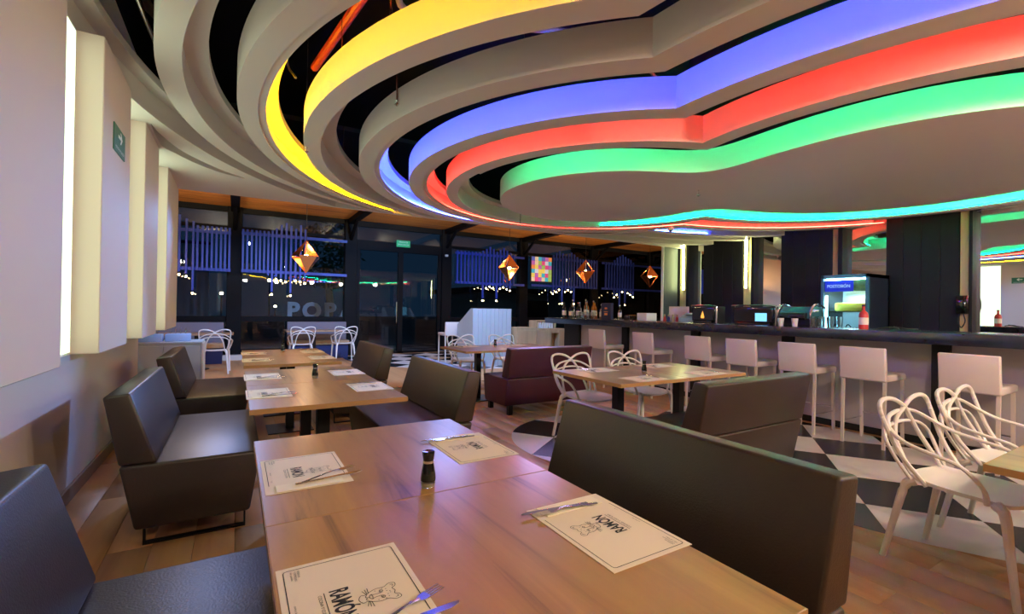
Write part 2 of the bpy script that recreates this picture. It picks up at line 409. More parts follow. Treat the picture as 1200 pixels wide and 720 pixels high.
# LED strips fixed to the inner faces of the rings
def led(key, mname, z0, z1, off=.03, keep=None, run=None):
    P = outline(key); c = R[key][0]; n = len(P); bm = bmesh.new(); t = .006
    def inward(i, d):
        a, b = P[i-1], P[(i+1) % n]; tx, ty = b[0]-a[0], b[1]-a[1]; l = hypot(tx, ty) or 1
        return (P[i][0]-ty/l*d, P[i][1]+tx/l*d)
    rows = []
    for i in range(n):
        o_ = inward(i, off); q = inward(i, off+t)
        rows.append([bm.verts.new((*o_, z0)), bm.verts.new((*o_, z1)), bm.verts.new((*q, z1)), bm.verts.new((*q, z0))])
    for i in range(n):
        if keep and not (keep(*P[i]) and keep(*P[(i+1) % n])): continue
        a, b = rows[i], rows[(i+1) % n]
        for k in range(4): bm.faces.new((a[k], a[(k+1) % 4], b[(k+1) % 4], b[k]))
    me = bpy.data.meshes.new('light_strip'); bm.to_mesh(me); bm.free()
    st = link('light_strip', me, M[mname], ce)
    bm = bmesh.new(); rows = []   # white lip added below the strip to block its downward light
    for i in range(n):
        a, b = inward(i, -.004), inward(i, off+.02)
        rows.append([bm.verts.new((*a, z0-.008)), bm.verts.new((*a, z0-.003)), bm.verts.new((*b, z0-.003)), bm.verts.new((*b, z0-.008))])
    for i in range(n):
        if keep and not (keep(*P[i]) and keep(*P[(i+1) % n])): continue
        a, b = rows[i], rows[(i+1) % n]
        for k in range(4): bm.faces.new((a[k], a[(k+1) % 4], b[(k+1) % 4], b[k]))
    bmesh.ops.recalc_face_normals(bm, faces=bm.faces[:])
    me = bpy.data.meshes.new('strip_channel'); bm.to_mesh(me); bm.free()
    link('strip_channel', me, M['wallc'], ce)
    return st
LZ0, LZ1 = ZC+.022, ZC+.028
led('ri', 'led_g', LZ0, LZ1, keep=lambda x, y: y < 4.3 or x > 5.1)
led('bi', 'led_r', LZ0, LZ1)
led('ei', 'led_b', LZ0, LZ1, keep=lambda x, y: x < 7.2)
led('si', 'led_y', LZ0, LZ1, keep=lambda x, y: x < 6.0 and y < 6.62)
# wood ceiling over the hall, with beams
for i in range(23):
    y0 = 6.73+i*.295
    o = box('wood_board', -2.0, 16.4, y0, y0+.285, 3.75, 3.775, M['ceilwood'], ce, .002)
box('wood_backing', -2, 16.4, 6.72, 13.5, 3.78, 3.85, M['black'], ce)
box('upstand', -2, 16.4, 6.70, 6.72, ZC+.18, 3.78, M['void'], ce)
POSTX = [-.04, 2.71, 5.55, 8.36, 11.5, 14.5]
nt_ = 1
for X in POSTX:
    t_ = box('trim_%d' % nt_, X-.16, X+.16, 13.2, 13.45, 0, 3.75, M['steel'], None, .01); nt_ += 1; tag(t_, kind='structure')
    MB().box(X-.09, X+.09, 7.0, 13.2, 3.62, 3.75).tube([(X, 13.2, 3.2), (X, 12.5, 3.64)], .05, 6).build('beam', M['steel'], t_)
# ------------------------------------------------------------------ structure: glass facade
xs = [-1.85]+POSTX+[16.3]
for i in range(len(xs)-1):
    a, b = xs[i]+(.16 if i else 0), xs[i+1]-(.16 if i < len(xs)-2 else 0)
    if i == 2:   # the entrance
        d = thing('door_1', None, None); d['kind'] = 'structure'
        fr = MB(); fr.box(a, b, 13.26, 13.38, 2.95, 3.22).box(a, b, 13.26, 13.38, 0, .06).box(a, a+.1, 13.26, 13.38, 0, 2.95).box(b-.1, b, 13.26, 13.38, 0, 2.95).box((a+b)/2-.07, (a+b)/2+.07, 13.26, 13.38, 0, 2.95)
        fr.box(a, b, 13.26, 13.38, 3.6, 3.75)
        fr.build('door_frame', M['steel'], d)
        box('pane', a+.1, (a+b)/2-.07, 13.31, 13.32, .06, 2.95, M['glassw'], d); box('pane', (a+b)/2+.07, b-.1, 13.31, 13.32, .06, 2.95, M['glassw'], d)
        box('pane', a, b, 13.31, 13.32, 3.22, 3.6, M['glassw'], d)
        MB().tube([((a+b)/2-.12, 13.22, .9), ((a+b)/2-.12, 13.22, 1.5)], .015).build('handle', M['chrome'], d)
        continue
    wn = thing('window_%d' % (i+1), None, None); wn['kind'] = 'structure'
    fr = MB()
    for z0, z1 in ((0, .24), (.93, 1.06), (3.2, 3.28), (3.62, 3.75)): fr.box(a, b, 13.26, 13.38, z0, z1)
    fr.build('window_frame', M['steel'], wn)
    for z0, z1 in ((.24, .93), (1.06, 3.2), (3.28, 3.62)): box('pane', a, b, 13.31, 13.32, z0, z1, M['glassw'], wn)
tag(box('trim_9', -1.85, 2.55, 13.0, 13.2, 0, .12, M['wall']), kind='structure')

# ------------------------------------------------------------------ mirror wall behind the bar
def wy(v): return v*1.0375
wp = 8.30
nm = 1
for (y0, y1) in ((-1.6, 2.075), (3.02, 3.575), (4.555, 5.03), (6.13, 6.46)):
    o = thing('trim_%d' % (20+nm), None, None); o['kind'] = 'structure'; nm += 1
    box('mirror_glass', 8.36, 8.40, y0, y1, .9, 3.4, M['mirror'], o)
for (y0, y1, m_, x0) in ((2.075, 2.11, 'panelblk', 8.2), (2.11, 2.20, 'beige', 8.22), (3.575, 3.64, 'panelblk', 8.2), (3.64, 3.73, 'beige', 8.24), (5.03, 5.08, 'panelblk', 8.2), (5.08, 5.26, 'beigew', 8.26), (6.46, 6.52, 'panelblk', 8.2), (6.52, 6.72, 'beigew', 8.26)):
    tag(box('trim_%d' % (20+nm), x0, 8.40, y0, y1, .9, 3.4, M[m_], None, .003), kind='structure'); nm += 1
for (y0, y1) in ((2.21, 3.02), (3.73, 4.555), (5.26, 6.13), (6.72, 7.0)):
    o = thing('trim_%d' % (20+nm), None, None); o['kind'] = 'structure'; nm += 1
    n_ = max(2, round((y1-y0)/.2)); st = (y1-y0)/n_
    for k in range(n_): box('board', 8.24, 8.40, y0+k*st+.002, y0+(k+1)*st-.002, .9, 3.4, M['panelblk'], o, .003)
for (y, h0) in ((5.19, 1.3), (6.60, 1.3)):
    o = thing('wall_strip_lamp', 'slim vertical light tube on the cream column '+('between two mirrors' if y < 6 else 'beside the standing partition'), 'lamp', (8.215, y, 0))
    box('tube', -.012, .012, -.012, .012, h0+.5, 2.95, M['led_w'], o); box('holder', .012, .03, -.018, .018, h0+.48, 2.97, M['chrome'], o)
pt = thing('partition', 'dark grey standing partition with a white front edge behind the bar', 'partition', (7.76, 6.735, 0))
box('panel', 0, .44, 0, .05, 0, 2.72, mat('partition_grey', (.05, .065, .085), .5), pt, .003); box('edge_strip', -.02, 0, -.004, .054, 0, 2.72, M['white'], pt, .002)

# ------------------------------------------------------------------ furniture: booth benches
def bench_proto(name, L, bodym, legs='sled'):
    t = thing(name, name, 'bench')
    MB().prism([(0, .84), (.115, .853), (.235, .468), (.07, .468)], 0, L, .014, 3).build('backrest', bodym, t, ang=50)
    MB().prism([(.07, .463), (.14, .112), (.68, .112), (.735, .463)], 0, L, .018, 3).build('seat', bodym, t, ang=50)
    if legs == 'sled':
        for y in (.07, L-.11):
            b = MB()
            b.box(.17, .66, y, y+.04, 0, .01).box(.17, .18, y, y+.04, 0, .12).box(.65, .66, y, y+.04, 0, .12)
            b.build('sled_leg', M['leg'], t)
    else:
        for x in (.12, .62):
            for y in (.05, L-.11): box('leg', x, x+.06, y, y+.06, 0, .12, M['leg'], t, .004)
    return t
bl = bench_proto('booth_bench', 1.3, M['leather'])
G1 = 'dark brown booth benches'
place(bl, (-.59, .6, 0), 0, 'dark brown booth bench along the wall at the table closest to the viewer', G1)
place(bl, (-.59, 3.15, 0), 0, 'dark brown booth bench by the wall with its whole side and sled leg visible', G1)
place(bl, (-.61, 5.2, 0), 0, 'dark brown booth bench by the wall in front of the grey cabinet', G1)
br = bench_proto('booth_bench', 1.32, M['leather2'])
place(br, (1.64, 1.98, 0), pi, 'large olive brown booth bench with its long backrest against the front table', G1)
place(br, (1.64, 4.5, 0), pi, 'olive brown booth bench with blue-lit seat at the middle booth table', G1)
place(br, (1.64, 6.8, 0), pi, 'small-looking olive brown booth bench at the last booth table before the glass front', G1)
place(br, (4.02, 1.96, 0), pi/2, 'brown booth bench seen from behind below the white bar stools', G1)
bb = bench_proto('booth_bench', 1.3, M['burg'], 'block')
place(bb, (4.2, 4.85, 0), pi/2, 'burgundy booth bench on four black block legs', G1)

# ------------------------------------------------------------------ tables
def table_proto(name, wx, wy_, m_, pole=.08):
    t = thing(name, name, 'table')
    MB().box(-wx/2+.001, wx/2-.001, -wy_/2+.0015, wy_/2-.0015, .7215, .75, .0015).build('tabletop', m_, t)
    e = MB()
    for (a, b, c, d) in ((-wx/2, -wx/2+.0012, -wy_/2+.001, wy_/2-.001), (wx/2-.0012, wx/2, -wy_/2+.001, wy_/2-.001), (-wx/2, wx/2, -wy_/2, -wy_/2+.0015), (-wx/2, wx/2, wy_/2-.0015, wy_/2)): e.box(a, b, c, d, .721, .7495)
    e.build('edge_band', M['edge'], t)
    MB().box(-pole/2, pole/2, -pole/2, pole/2, .012, .715, .003).build('post', M['leg'], t)
    MB().box(-.22, .22, -.22, .22, 0, .012, .003).build('base_plate', M['leg'], t)
    MB().box(-.16, .16, -.16, .16, .7085, .7215).build('top_plate', M['leg'], t)
    return t
tp = table_proto('dining_table', .9, .888, M['table'])
GT = 'wood tables between the booth benches'
for (y, lb) in ((.922, 'wood dining table unit closest to the viewer with two large placemats'), (1.812, 'wood dining table unit holding the near pepper mill, joined to the front table'),
                (3.38, 'wood dining table unit at the middle booth, side toward the viewer'), (4.27, 'wood dining table unit at the middle booth, side toward the glass front'),
                (5.565, 'wood dining table unit at the last booth, side toward the viewer'), (6.455, 'wood dining table unit at the last booth, side toward the glass front')):
    place(tp, (.525, y, 0), 0, lb, GT)
tq = table_proto('dining_table', .82, .92, M['table2'])
GR = 'tables with white chairs in the middle of the room'
place(tq, (3.03, 3.14, 0), 0, 'greyish wood table unit with the single white chair end, behind the long bench back', GR)
place(tq, (3.855, 3.14, 0), 0, 'greyish wood table unit closer to the bar, above the brown bench back', GR)
place(tq, (3.09, 6.13, 0), 0, 'greyish wood table unit beside the burgundy bench end', GR)
place(tq, (3.915, 6.13, 0), 0, 'greyish wood table unit hidden mostly behind the burgundy bench', GR)
place(tp, (2.98, .16, 0), 0, 'wood table corner beside the two near white chairs', GR)
place(tp, (3.88, .16, 0), 0, 'wood table unit between the second near white chair and the bar', GR)
tf = thing('cafe_table', 't', 'table')
MB().box(-.65, .65, -.36, .36, .715, .75, .002).build('tabletop', M['table2'], tf)
MB().lathe([(.04, .01), (.04, .715)], 12).build('post', M['leg'], tf); MB().lathe([(0, 0), (.23, 0), (.23, .012), (.05, .03), (0, .03)], 20).build('base_plate', M['leg'], tf)
place(tf, (-.68, 11.45, 0), 0, 'far wood table against the glass front beside the grey cabinet', 'tables along the glass front')
place(tf, (1.68, 12.35, 0), 0, 'far wood table against the glass front with two white chairs', 'tables along the glass front')

# ------------------------------------------------------------------ placemats with print, napkin, fork and knife
FLIP = {}
def placemat_print():
    bm = bmesh.new(); z = .0014
    def addme(me):
        bm.from_mesh(me); bpy.data.meshes.remove(me)
    def stroke(pts, w_=.0014, closed=False):
        n = len(pts); vs = []
        for i in range(n):
            a = pts[i-1] if (i or closed) else pts[i]; b = pts[(i+1) % n] if (i < n-1 or closed) else pts[i]
            tx, ty = b[0]-a[0], b[1]-a[1]; l = hypot(tx, ty) or 1
            vs.append((bm.verts.new((pts[i][0]-ty/l*w_/2, pts[i][1]+tx/l*w_/2, z)), bm.verts.new((pts[i][0]+ty/l*w_/2, pts[i][1]-tx/l*w_/2, z))))
        for i in range(n if closed else n-1):
            a, b = vs[i], vs[(i+1) % n]; bm.faces.new((a[0], b[0], b[1], a[1]))
    def sp(pts, closed=False, w_=.0014): stroke([tuple(p[:2]) for p in spline([(*q, 0) for q in pts], 5, closed)], w_, closed)
    # border frame: open where the napkin lies
    W, H_, r_ = .166, .117, .008
    fr = [(.105, -H_), (-W+r_, -H_), (-W+.002, -H_+.002), (-W, -H_+r_), (-W, H_-r_), (-W+.002, H_-.002), (-W+r_, H_), (.105, H_)]
    stroke(fr, .002)
    T = Matrix.Translation
    addme(text_mesh('RAMÓN', .051, T((.004, -.026, z)), .56, .0014))
    stroke([(-.046, -.052), (.052, -.052)], .0016)
    bm2 = text_mesh('COCINA Y CULTURA', .0095, T((.004, -.061, z)), 1.0); addme(bm2)
    # feline head emblem
    cx, cy, k_ = .012, .047, .00056
    def e(pts): return [(cx+x*k_, cy+y*k_) for x, y in pts]
    sp(e([(-38, 20), (-52, 42), (-46, 62), (-28, 60), (-18, 46), (0, 52), (18, 46), (28, 60), (46, 62), (52, 42), (38, 20), (40, -8), (30, -34), (20, -50), (22, -66), (0, -76), (-22, -66), (-20, -50), (-30, -34), (-40, -8)]), True)
    sp(e([(-42, 44), (-38, 54), (-30, 50)])); sp(e([(42, 44), (38, 54), (30, 50)]))
    for s_ in (-1, 1):
        sp(e([(s_*26, 4), (s_*18, 12), (s_*9, 4), (s_*17, -1)]), True); sp(e([(s_*18, 6), (s_*16, 3)]), w_=.003)
        for q in ((30, 58, -44), (26, 54, -54), (24, 48, -64)): sp(e([(s_*q[0]*.8, -38-(30-q[0])*1.2), (s_*q[1], q[2]+8)]))
        for (a, b) in ((10, 24), (4, 34), (24, 24), (28, -14), (32, 12)): sp(e([(s_*a-1, b), (s_*a+2, b)]), w_=.0022)
    sp(e([(-8, 2), (-9, -22), (-14, -32), (0, -40), (14, -32), (9, -22), (8, 2)])); sp(e([(-14, -32), (0, -28), (14, -32)]))
    sp(e([(0, -40), (0, -48)])); sp(e([(-16, -46), (-8, -52), (0, -48), (8, -52), (16, -46)]))
    def small(s, x, y, size, rot=0): addme(text_mesh(s, size, T((x, y, z)) @ Matrix.Rotation(rot, 4, 'Z'), 1.0, 0, 'LEFT'))
    for i, s in enumerate(('RESERVAS', 'Y DOMICILIOS', 'info y pedidos')): small(s, -.158, -.088-.007*i, .0062)
    small('cocina y bar', -.03, -.106, .0062); small('f  t  ig', .055, -.106, .0062)
    me = bpy.data.meshes.new('print'); bm.to_mesh(me); bm.free(); return me
def cutlery():
    f = MB()
    # fork, handle at -x end pointing +x
    f.tube([(-.095, 0, .004), (-.04, 0, .007), (.02, 0, .010), (.045, 0, .007)], [.0055, .0045, .0028, .0035], 8, ry=.0016)
    f.prism([(.04, -.004), (.05, -.010), (.066, -.011), (.066, .011), (.05, .010), (.04, .004)], .0045, .0065, axis='Z')
    for k in range(4):
        y = -.0092+k*.0061
        f.prism([(.065, y-.0015), (.100, y-.001), (.103, y), (.100, y+.001), (.065, y+.0015)], .0045, .0062, axis='Z')
    fk = f.build('fork', M['silver'])
    kn = MB()
    kn.tube([(-.105, 0, .0035), (-.02, 0, .0035)], [.0075, .0055], 8, ry=.0024)
    kn.prism([(-.022, -.006), (.09, -.009), (.108, -.003), (.112, .004), (.09, .0065), (-.022, .006)], .0028, .0046, axis='Z')
    return fk, kn.build('knife', M['silver'])
pm0 = thing('placemat', 'p', 'placemat'); tag(pm0, None, None, 'printed paper placemats')
box('sheet', -.18, .18, -.13, .13, 0, .001, M['paper'], pm0)
link('print', placemat_print(), M['ink'], pm0)
fork0, knife0 = cutlery()
nap0 = box('napkin', -.03, .03, -.1, .1, 0, .0025, M['napkin'], None, .0008)
tag(fork0, 'f', 'fork', 'steel forks'); tag(knife0, 'k', 'knife', 'steel knives'); tag(nap0, 'n', 'napkin', 'folded paper napkins')
def setting(cx, cy, z, rz, where, jit=0):
    """cx,cy centre of the mat; the diner sits on the local -y side"""
    place(pm0, (cx, cy, z+.0005), rz, 'placemat '+where, 'printed paper placemats')
    R_ = Matrix.Rotation(rz, 4, 'Z')
    def at(x, y, dz): v = R_ @ Vector((x, y, 0)); return (cx+v.x, cy+v.y, z+dz)
    place(nap0, at(.145, .0, .0022), rz, 'cream napkin strip '+where, 'folded paper napkins')
    ws_ = rz < 0
    fx, fy, fa, kx, ky, ka = (.098, .062, 22, .128, .060, 3) if ws_ else (.118, .022, -4, .138, .055, -5)
    place(fork0, at(fx, fy, .0062), rz+pi/2+radians(fa+jit), 'steel fork '+where, 'steel forks')
    place(knife0, at(kx, ky, .0050), rz+pi/2+radians(ka+jit), 'steel knife '+where, 'steel knives')
Lz, Rz = -pi/2, pi/2
setting(.213, .945, .75, Lz, 'on the front table, wall side, cut by the lower picture edge', jit=0)
setting(.217, 1.768, .75, Lz, 'on the front table, wall side, by the yellow glow', jit=4)
setting(.855, .935, .75, Rz, 'on the front table beside the long bench back', jit=-2)
setting(.855, 1.752, .75, Rz, 'on the front table behind the pepper mill')
setting(.195, 3.445, .75, Lz, 'on the middle booth table, wall side, viewer end')
setting(.195, 4.27, .75, Lz, 'on the middle booth table, wall side, glass end')
setting(.85, 3.43, .75, Rz, 'on the middle booth table, room side, viewer end')
setting(.85, 4.27, .75, Rz, 'on the middle booth table, room side, glass end')
setting(.195, 5.62, .75, Lz, 'on the last booth table, wall side, viewer end')
setting(.195, 6.4, .75, Lz, 'on the last booth table, wall side, glass end')
setting(.85, 5.62, .75, Rz, 'on the last booth table, room side, viewer end')
setting(.85, 6.4, .75, Rz, 'on the last booth table, room side, glass end')
setting(3.03, 2.83, .75, 0, 'on the chair-side table facing the brown bench, viewer corner')
setting(3.85, 2.83, .75, 0, 'on the chair-side table above the brown bench back')
setting(3.03, 3.44, .75, pi, 'on the chair-side table before the first white chair')
setting(3.85, 3.44, .75, pi, 'on the chair-side table before the second white chair')
setting(3.05, 6.42, .75, pi, 'on the burgundy bench table before the far white chair')
setting(3.9, 6.42, .75, pi, 'on the burgundy bench table near the reception desk')

# pepper mills
pm = thing('pepper_mill', 'p', 'pepper mill')
MB().lathe([(0, .0), (.019, 0), (.022, .004), (.0235, .016), (.024, .022)], 24).build('glass_foot', M['glassb'], pm)
MB().lathe([(0, .003), (.0185, .003), (.0215, .016), (0, .017)], 24).build('pepper', mat('ground_spice', (.6, .5, .3), .9), pm)
MB().lathe([(0, .022), (.0242, .022), (.0246, .03), (.022, .05), (.0175, .074), (.0168, .078), (0, .078)], 24).build('body', M['glassk'], pm)
MB().lathe([(0, .078), (.0172, .078), (.0172, .086), (0, .086)], 24).build('ring', M['chrome'], pm)
MB().lathe([(0, .086), (.0165, .086), (.0195, .104), (.0205, .112), (.0195, .115), (0, .112)], 24).build('cap', M['glassk'], pm)
GM = 'black pepper mills'
place(pm, (.545, 1.425, .7502), 0, 'black pepper mill with clear foot on the front table', GM)
place(pm, (.56, 4.02, .7502), 0, 'black pepper mill on the middle booth table', GM)
place(pm, (.52, 6.5, .7502), 0, 'black pepper mill on the last booth table', GM)
place(pm, (3.31, 3.09, .7502), 0, 'black pepper mill on the table with two white chairs', GM)
place(pm, (3.42, 6.2, .7502), 0, 'black pepper mill on the table behind the burgundy bench', GM)

# ------------------------------------------------------------------ white woven-back chairs
def chair_proto():
    t = thing('armchair', 'c', 'chair')
    bm = bmesh.new(); n = 14; rows = []
    for side in (0, 1):
        g = []
        for i in range(n+1):
            row = []
            for j in range(n+1):
                a, b = i/n*2-1, j/n*2-1
                # square to rounded square
                x = a*sqrt(1-b*b*.32); y = b*sqrt(1-a*a*.32)
                z = .452+.012*(abs(a)**3)+(.014*max(0, -b)**3)-.01*max(0, b)**4 - (.018 if side else 0) - .006*(1-a*a)*(1-b*b)
                row.append(bm.verts.new((x*(.225+.015*b), y*.225, z)))
            g.append(row)
        rows.append(g)
    for s_, g in enumerate(rows):
        for i in range(n):
            for j in range(n):
                q = (g[i][j], g[i+1][j], g[i+1][j+1], g[i][j+1]); bm.faces.new(q if s_ == 0 else q[::-1])
    A, B = rows
    edge = [(i, 0) for i in range(n)]+[(n, j) for j in range(n)]+[(i, n) for i in range(n, 0, -1)]+[(0, j) for j in range(n, 0, -1)]
    for k in range(len(edge)):
        (i, j), (p, q) = edge[k], edge[(k+1) % len(edge)]
        bm.faces.new((A[i][j], B[i][j], B[p][q], A[p][q]))
    bmesh.ops.recalc_face_normals(bm, faces=bm.faces[:])
    s = MB(); s.bm.free(); s.bm = bm; s.build('seat', M['plast'], t, ang=60)
    for sx in (-1, 1):
        MB().tube(spline([(sx*.205, .165, .445), (sx*.222, .2, .41), (sx*.232, .22, .25), (sx*.245, .25, 0)], 4), [.026, .026, .025, .023, .022, .021, .02, .019, .018, .017, .016, .0155, .015], 10).build('leg', M['plast'], t)
        MB().tube(spline([(sx*.17, -.165, .445), (sx*.19, -.2, .41), (sx*.205, -.235, .25), (sx*.225, -.285, 0)], 4), [.026, .026, .025, .023, .022, .021, .02, .019, .018, .017, .016, .0155, .015], 10).build('leg', M['plast'], t)
    def loop(nm, half, rr=.0115):
        pts = [(x, y, z) for x, y, z in half]+[(-x, y, z) for x, y, z in half[::-1] if x > 1e-6]
        MB().tube(spline(pts, 6), rr, 8, ry=rr*.8).build(nm, M['plast'], t)
    loop('back_bow', [(.185, -.17, .44), (.218, -.23, .55), (.226, -.275, .645), (.185, -.297, .69), (.10, -.303, .712), (0, -.305, .72)], .011)
    loop('arm_bow', [(.228, .14, .44), (.258, .135, .52), (.283, .06, .605), (.285, -.06, .635), (.268, -.17, .66), (.235, -.25, .705), (.17, -.293, .75), (.09, -.303, .775), (0, -.306, .782)], .0125)
    for sx in (-1, 1):
        MB().tube(spline([(sx*.205, -.10, .44), (sx*.236, -.20, .58), (sx*.252, -.26, .72), (sx*.256, -.287, .80), (sx*.235, -.298, .845), (sx*.17, -.300, .86), (sx*.08, -.298, .845), (-sx*.005, -.294, .80), (-sx*.075, -.298, .735), (-sx*.125, -.275, .64), (-sx*.15, -.22, .53), (-sx*.155, -.175, .445)], 6), .012, 8).build('crossing_bow', M['plast'], t)
    return t
ch = chair_proto(); GC = 'white plastic chairs with woven bow backs'
place(ch, (3.29, .83, 0), pi-.10, 'white woven-back armchair in front, on the edge of the checkered tiles', GC)
place(ch, (4.03, .81, 0), pi-.06, 'white woven-back armchair behind the front one, under the last bar stool', GC)
place(ch, (3.13, 3.68, 0), pi, 'white woven-back armchair at the table end by the burgundy bench', GC)
place(ch, (3.92, 3.68, 0), pi, 'white woven-back armchair behind the pepper mill near the stools', GC)
place(ch, (3.45, 7.25, 0), pi, 'white woven-back armchair by the entrance end of the burgundy bench table', GC)
place(ch, (4.2, 7.1, 0), pi, 'white woven-back armchair before the reception desk', GC)
place(ch, (-.33, 10.75, 0), 0, 'white woven-back chair seen from behind next to the grey cabinet', GC)
place(ch, (1.33, 11.75, 0), 0, 'white woven-back chair seen from behind, first of the two at the far table', GC)
place(ch, (2.28, 11.8, 0), 0, 'white woven-back chair seen from behind at the far table, beside the entrance', GC)

# far benches along the glass front
fb = thing('wall_bench', 'b', 'bench')
box('backrest', -.72, .72, 0, .1, .42, .93, M['greyup'], fb, .02, 2); box('seat', -.72, .72, -.42, 0, .36, .46, M['cab'], fb, .01, 2); box('base', -.7, .7, -.36, .1, 0, .36, M['navy'], fb)
place(fb, (-.95, 12.7, 0), 0, 'grey upholstered bench below the window next to the wall', 'benches along the glass front')
place(fb, (1.85, 12.98, 0), 0, 'grey upholstered bench below the window beside the entrance', 'benches along the glass front')

# grey cabinet with things on it
cb = thing('service_cabinet', 'low grey service cabinet with a pale end panel behind the wall bench', 'cabinet', (-.42, 8.1, 0))
box('body', -.9, 0, 0, .62, 0, .765, M['deskm'], cb, .004); box('top', -.9, .01, -.01, .63, .765, .79, M['deskm'], cb, .004); box('end_panel', 0, .02, -.01, .63, 0, .765, M['wall'], cb, .002)
for k in range(2): box('door', -.88+k*.44, -.45+k*.44, -.018, 0, .06, .74, M['deskm'], cb, .003)
for k, (x, y) in enumerate(((-1.05, 8.35), (-.72, 8.4))):
    o = thing('cutlery_tray', 'pale blue tray of cutlery on the grey cabinet, '+('wall side' if k == 0 else 'room side'), 'tray', (x, y, .79), 0, 'trays on the grey cabinet')
    box('tray', -.15, .15, -.1, .1, 0, .11, mat('blue_tray', (.35, .5, .8), .5), o, .01, 2)
    for j in range(4): MB().tube([(-.1+j*.06, 0, .08), (-.09+j*.06, .01, .19)], .006, 6).build('handle', M['chrome'], o)

# ------------------------------------------------------------------ bar
bt = box('worktop', 5.6, 6.5, -1.6, 8.0, 1.06, 1.17, M['bar'], None, .006, 2); tag(bt, 'long dark stone bar top', 'bar counter')
bt['label'] = 'long dark stone bar top running past the stools'
bb_ = thing('bar_cabinet', 'pale grey bar base with black posts below the dark bar top', 'bar counter', (6.08, 0, 0))
x0 = 0
ys = [-1.6, .1, 1.75, 3.24, 4.62, 6.1, 7.45]
for a, b in zip(ys, ys[1:]): box('front_panel', 0, .03, a+.003, b-.003, .08, 1.058, M['barfront'], bb_, .003)
box('kick_plate', .02, .04, -1.6, 7.45, 0, .08, M['black'], bb_)
for y in ys[1:]: box('post', -.06, 0, y-.07, y+.07, 0, 1.058, M['black'], bb_, .003)
box('end_panel', -.04, .38, 7.45, 7.9, 0, 1.058, M['black'], bb_, .003); box('carcass', .03, .38, -1.6, 7.45, 0, 1.0, M['black'], bb_)
bs = thing('bar_stool', 's', 'bar stool')
MB().box(0, .46, -.205, .205, .665, .735, .018, 3).build('seat', M['stool'], bs, ang=60)
MB().prism([(-.005, .67), (.05, .67), (.01, 1.0), (-.035, 1.0)], -.2, .2, .012, 3).build('backrest', M['stool'], bs, ang=60)
for (x, y) in ((.03, -.18), (.03, .18), (.43, -.18), (.43, .18)):
    s_ = -1 if x < .2 else 1
    MB().prism([(x-.013, .67), (x+.013, .67), (x+.011+s_*.02, 0), (x-.011+s_*.02, 0)], y-.013, y+.013).build('leg', M['stoolleg'], bs)
MB().tube([(.44, -.18, .27), (.44, .18, .27)], .007, 6).tube([(.02, -.18, .22), (.44, -.18, .22)], .006, 6).tube([(.02, .18, .22), (.44, .18, .22)], .006, 6).build('foot_rail', M['chrome'], bs)
sl = ['beside the bottles at the far bar end', 'second from the bottles, below the menu holder', 'below the first bar screen', 'below the second bar screen', 'below the coffee machine', 'below the glass door fridge', 'closest to the viewer, behind the two white chairs']
for y, l_ in zip((6.2, 5.13, 4.14, 3.50, 2.83, 2.19, 1.40), sl):
    place(bs, (5.46, y, 0), 0, 'white upholstered bar stool '+l_, 'white bar stools')
# back counter
bc = thing('back_counter', 'low dark back counter under the mirrors behind the bar screens', 'counter', (7.75, 0, 0))
box('top', 0, .5, 3.6, 6.4, .86, .9, M['bar'], bc, .004); box('body', .04, .5, 3.6, 6.4, 0, .86, M['black'], bc)
bc2 = thing('back_counter', 'low dark back counter reflected under the wall telephone', 'counter', (7.75, 0, 0))
box('top', 0, .5, -1.6, 2.85, .86, .9, M['bar'], bc2, .004); box('body', .04, .5, -1.6, 2.85, 0, .86, M['black'], bc2)

# bottles, glasses and things on the bar
def bottle(name, x, y, h, r, m_, label, capm='black', cat='bottle', z=1.17, grp='bottles at the far end of the bar'):
    o = thing(name, label, cat, (x, y, z), 0, grp)
    MB().lathe([(0, 0), (r, 0), (r, h*.58), (r*.8, h*.68), (r*.33, h*.76), (r*.3, h*.95), (0, h*.95)], 12).build('body', M[m_], o)
    MB().lathe([(0, h*.93), (r*.36, h*.93), (r*.36, h), (0, h)], 10).build('cap', M[capm], o)
    MB().lathe([(r*1.01, h*.18), (r*1.02, h*.2), (r*1.02, h*.45), (r*1.01, h*.47)], 12).build('paper_label', M['paper' if m_ != 'glassb' else 'white'], o)
bl_ = [('glassk', .33, .045, 'black'), ('glassb', .38, .04, 'white'), ('glassk', .30, .05, 'black'), ('glassb', .33, .04, 'chrome'), ('glassk', .32, .045, 'red'), ('amber', .36, .04, 'black'), ('glassb', .38, .04, 'chrome'),
       ('amber', .33, .045, 'black'), ('amber', .35, .045, 'chrome'), ('amber', .30, .05, 'white'), ('glassb', .28, .04, 'white'), ('glassb', .26, .036, 'chrome'), ('amber', .24, .035, 'black'), ('glassb', .27, .035, 'white')]
nmz = dict(glassk='black glass', glassb='clear glass', amber='amber')
cpz = dict(black='black', white='white', chrome='silver', red='red')
for i, (m_, h, r, c_) in enumerate(bl_):
    y = 7.75-i*.115; x = 5.92+(.13 if i % 2 else 0)
    bottle('liquor_bottle', x, y, h, r, m_, '%s liquor bottle with %s cap on the bar, place %s from the bar end' % (nmz[m_], cpz[c_], ['one', 'two', 'three', 'four', 'five', 'six', 'seven', 'eight', 'nine', 'ten', 'eleven', 'twelve', 'thirteen', 'fourteen'][i]), c_)
gl = thing('drinking_glass', 'clear tumbler', 'glass')
MB().lathe([(0, 0), (.03, 0), (.038, .13), (.035, .13), (.028, .008), (0, .008)], 12).build('bowl', M['glassb'], gl)
for i in range(8):
    place(gl, (5.72+.085*(i % 2), 7.2-.075*i, 1.17), 0, ['first', 'second', 'third', 'fourth', 'fifth', 'sixth', 'seventh', 'eighth'][i]+' clear tumbler before the bottles, counted toward the navy menu holder', 'tumblers by the bottles')
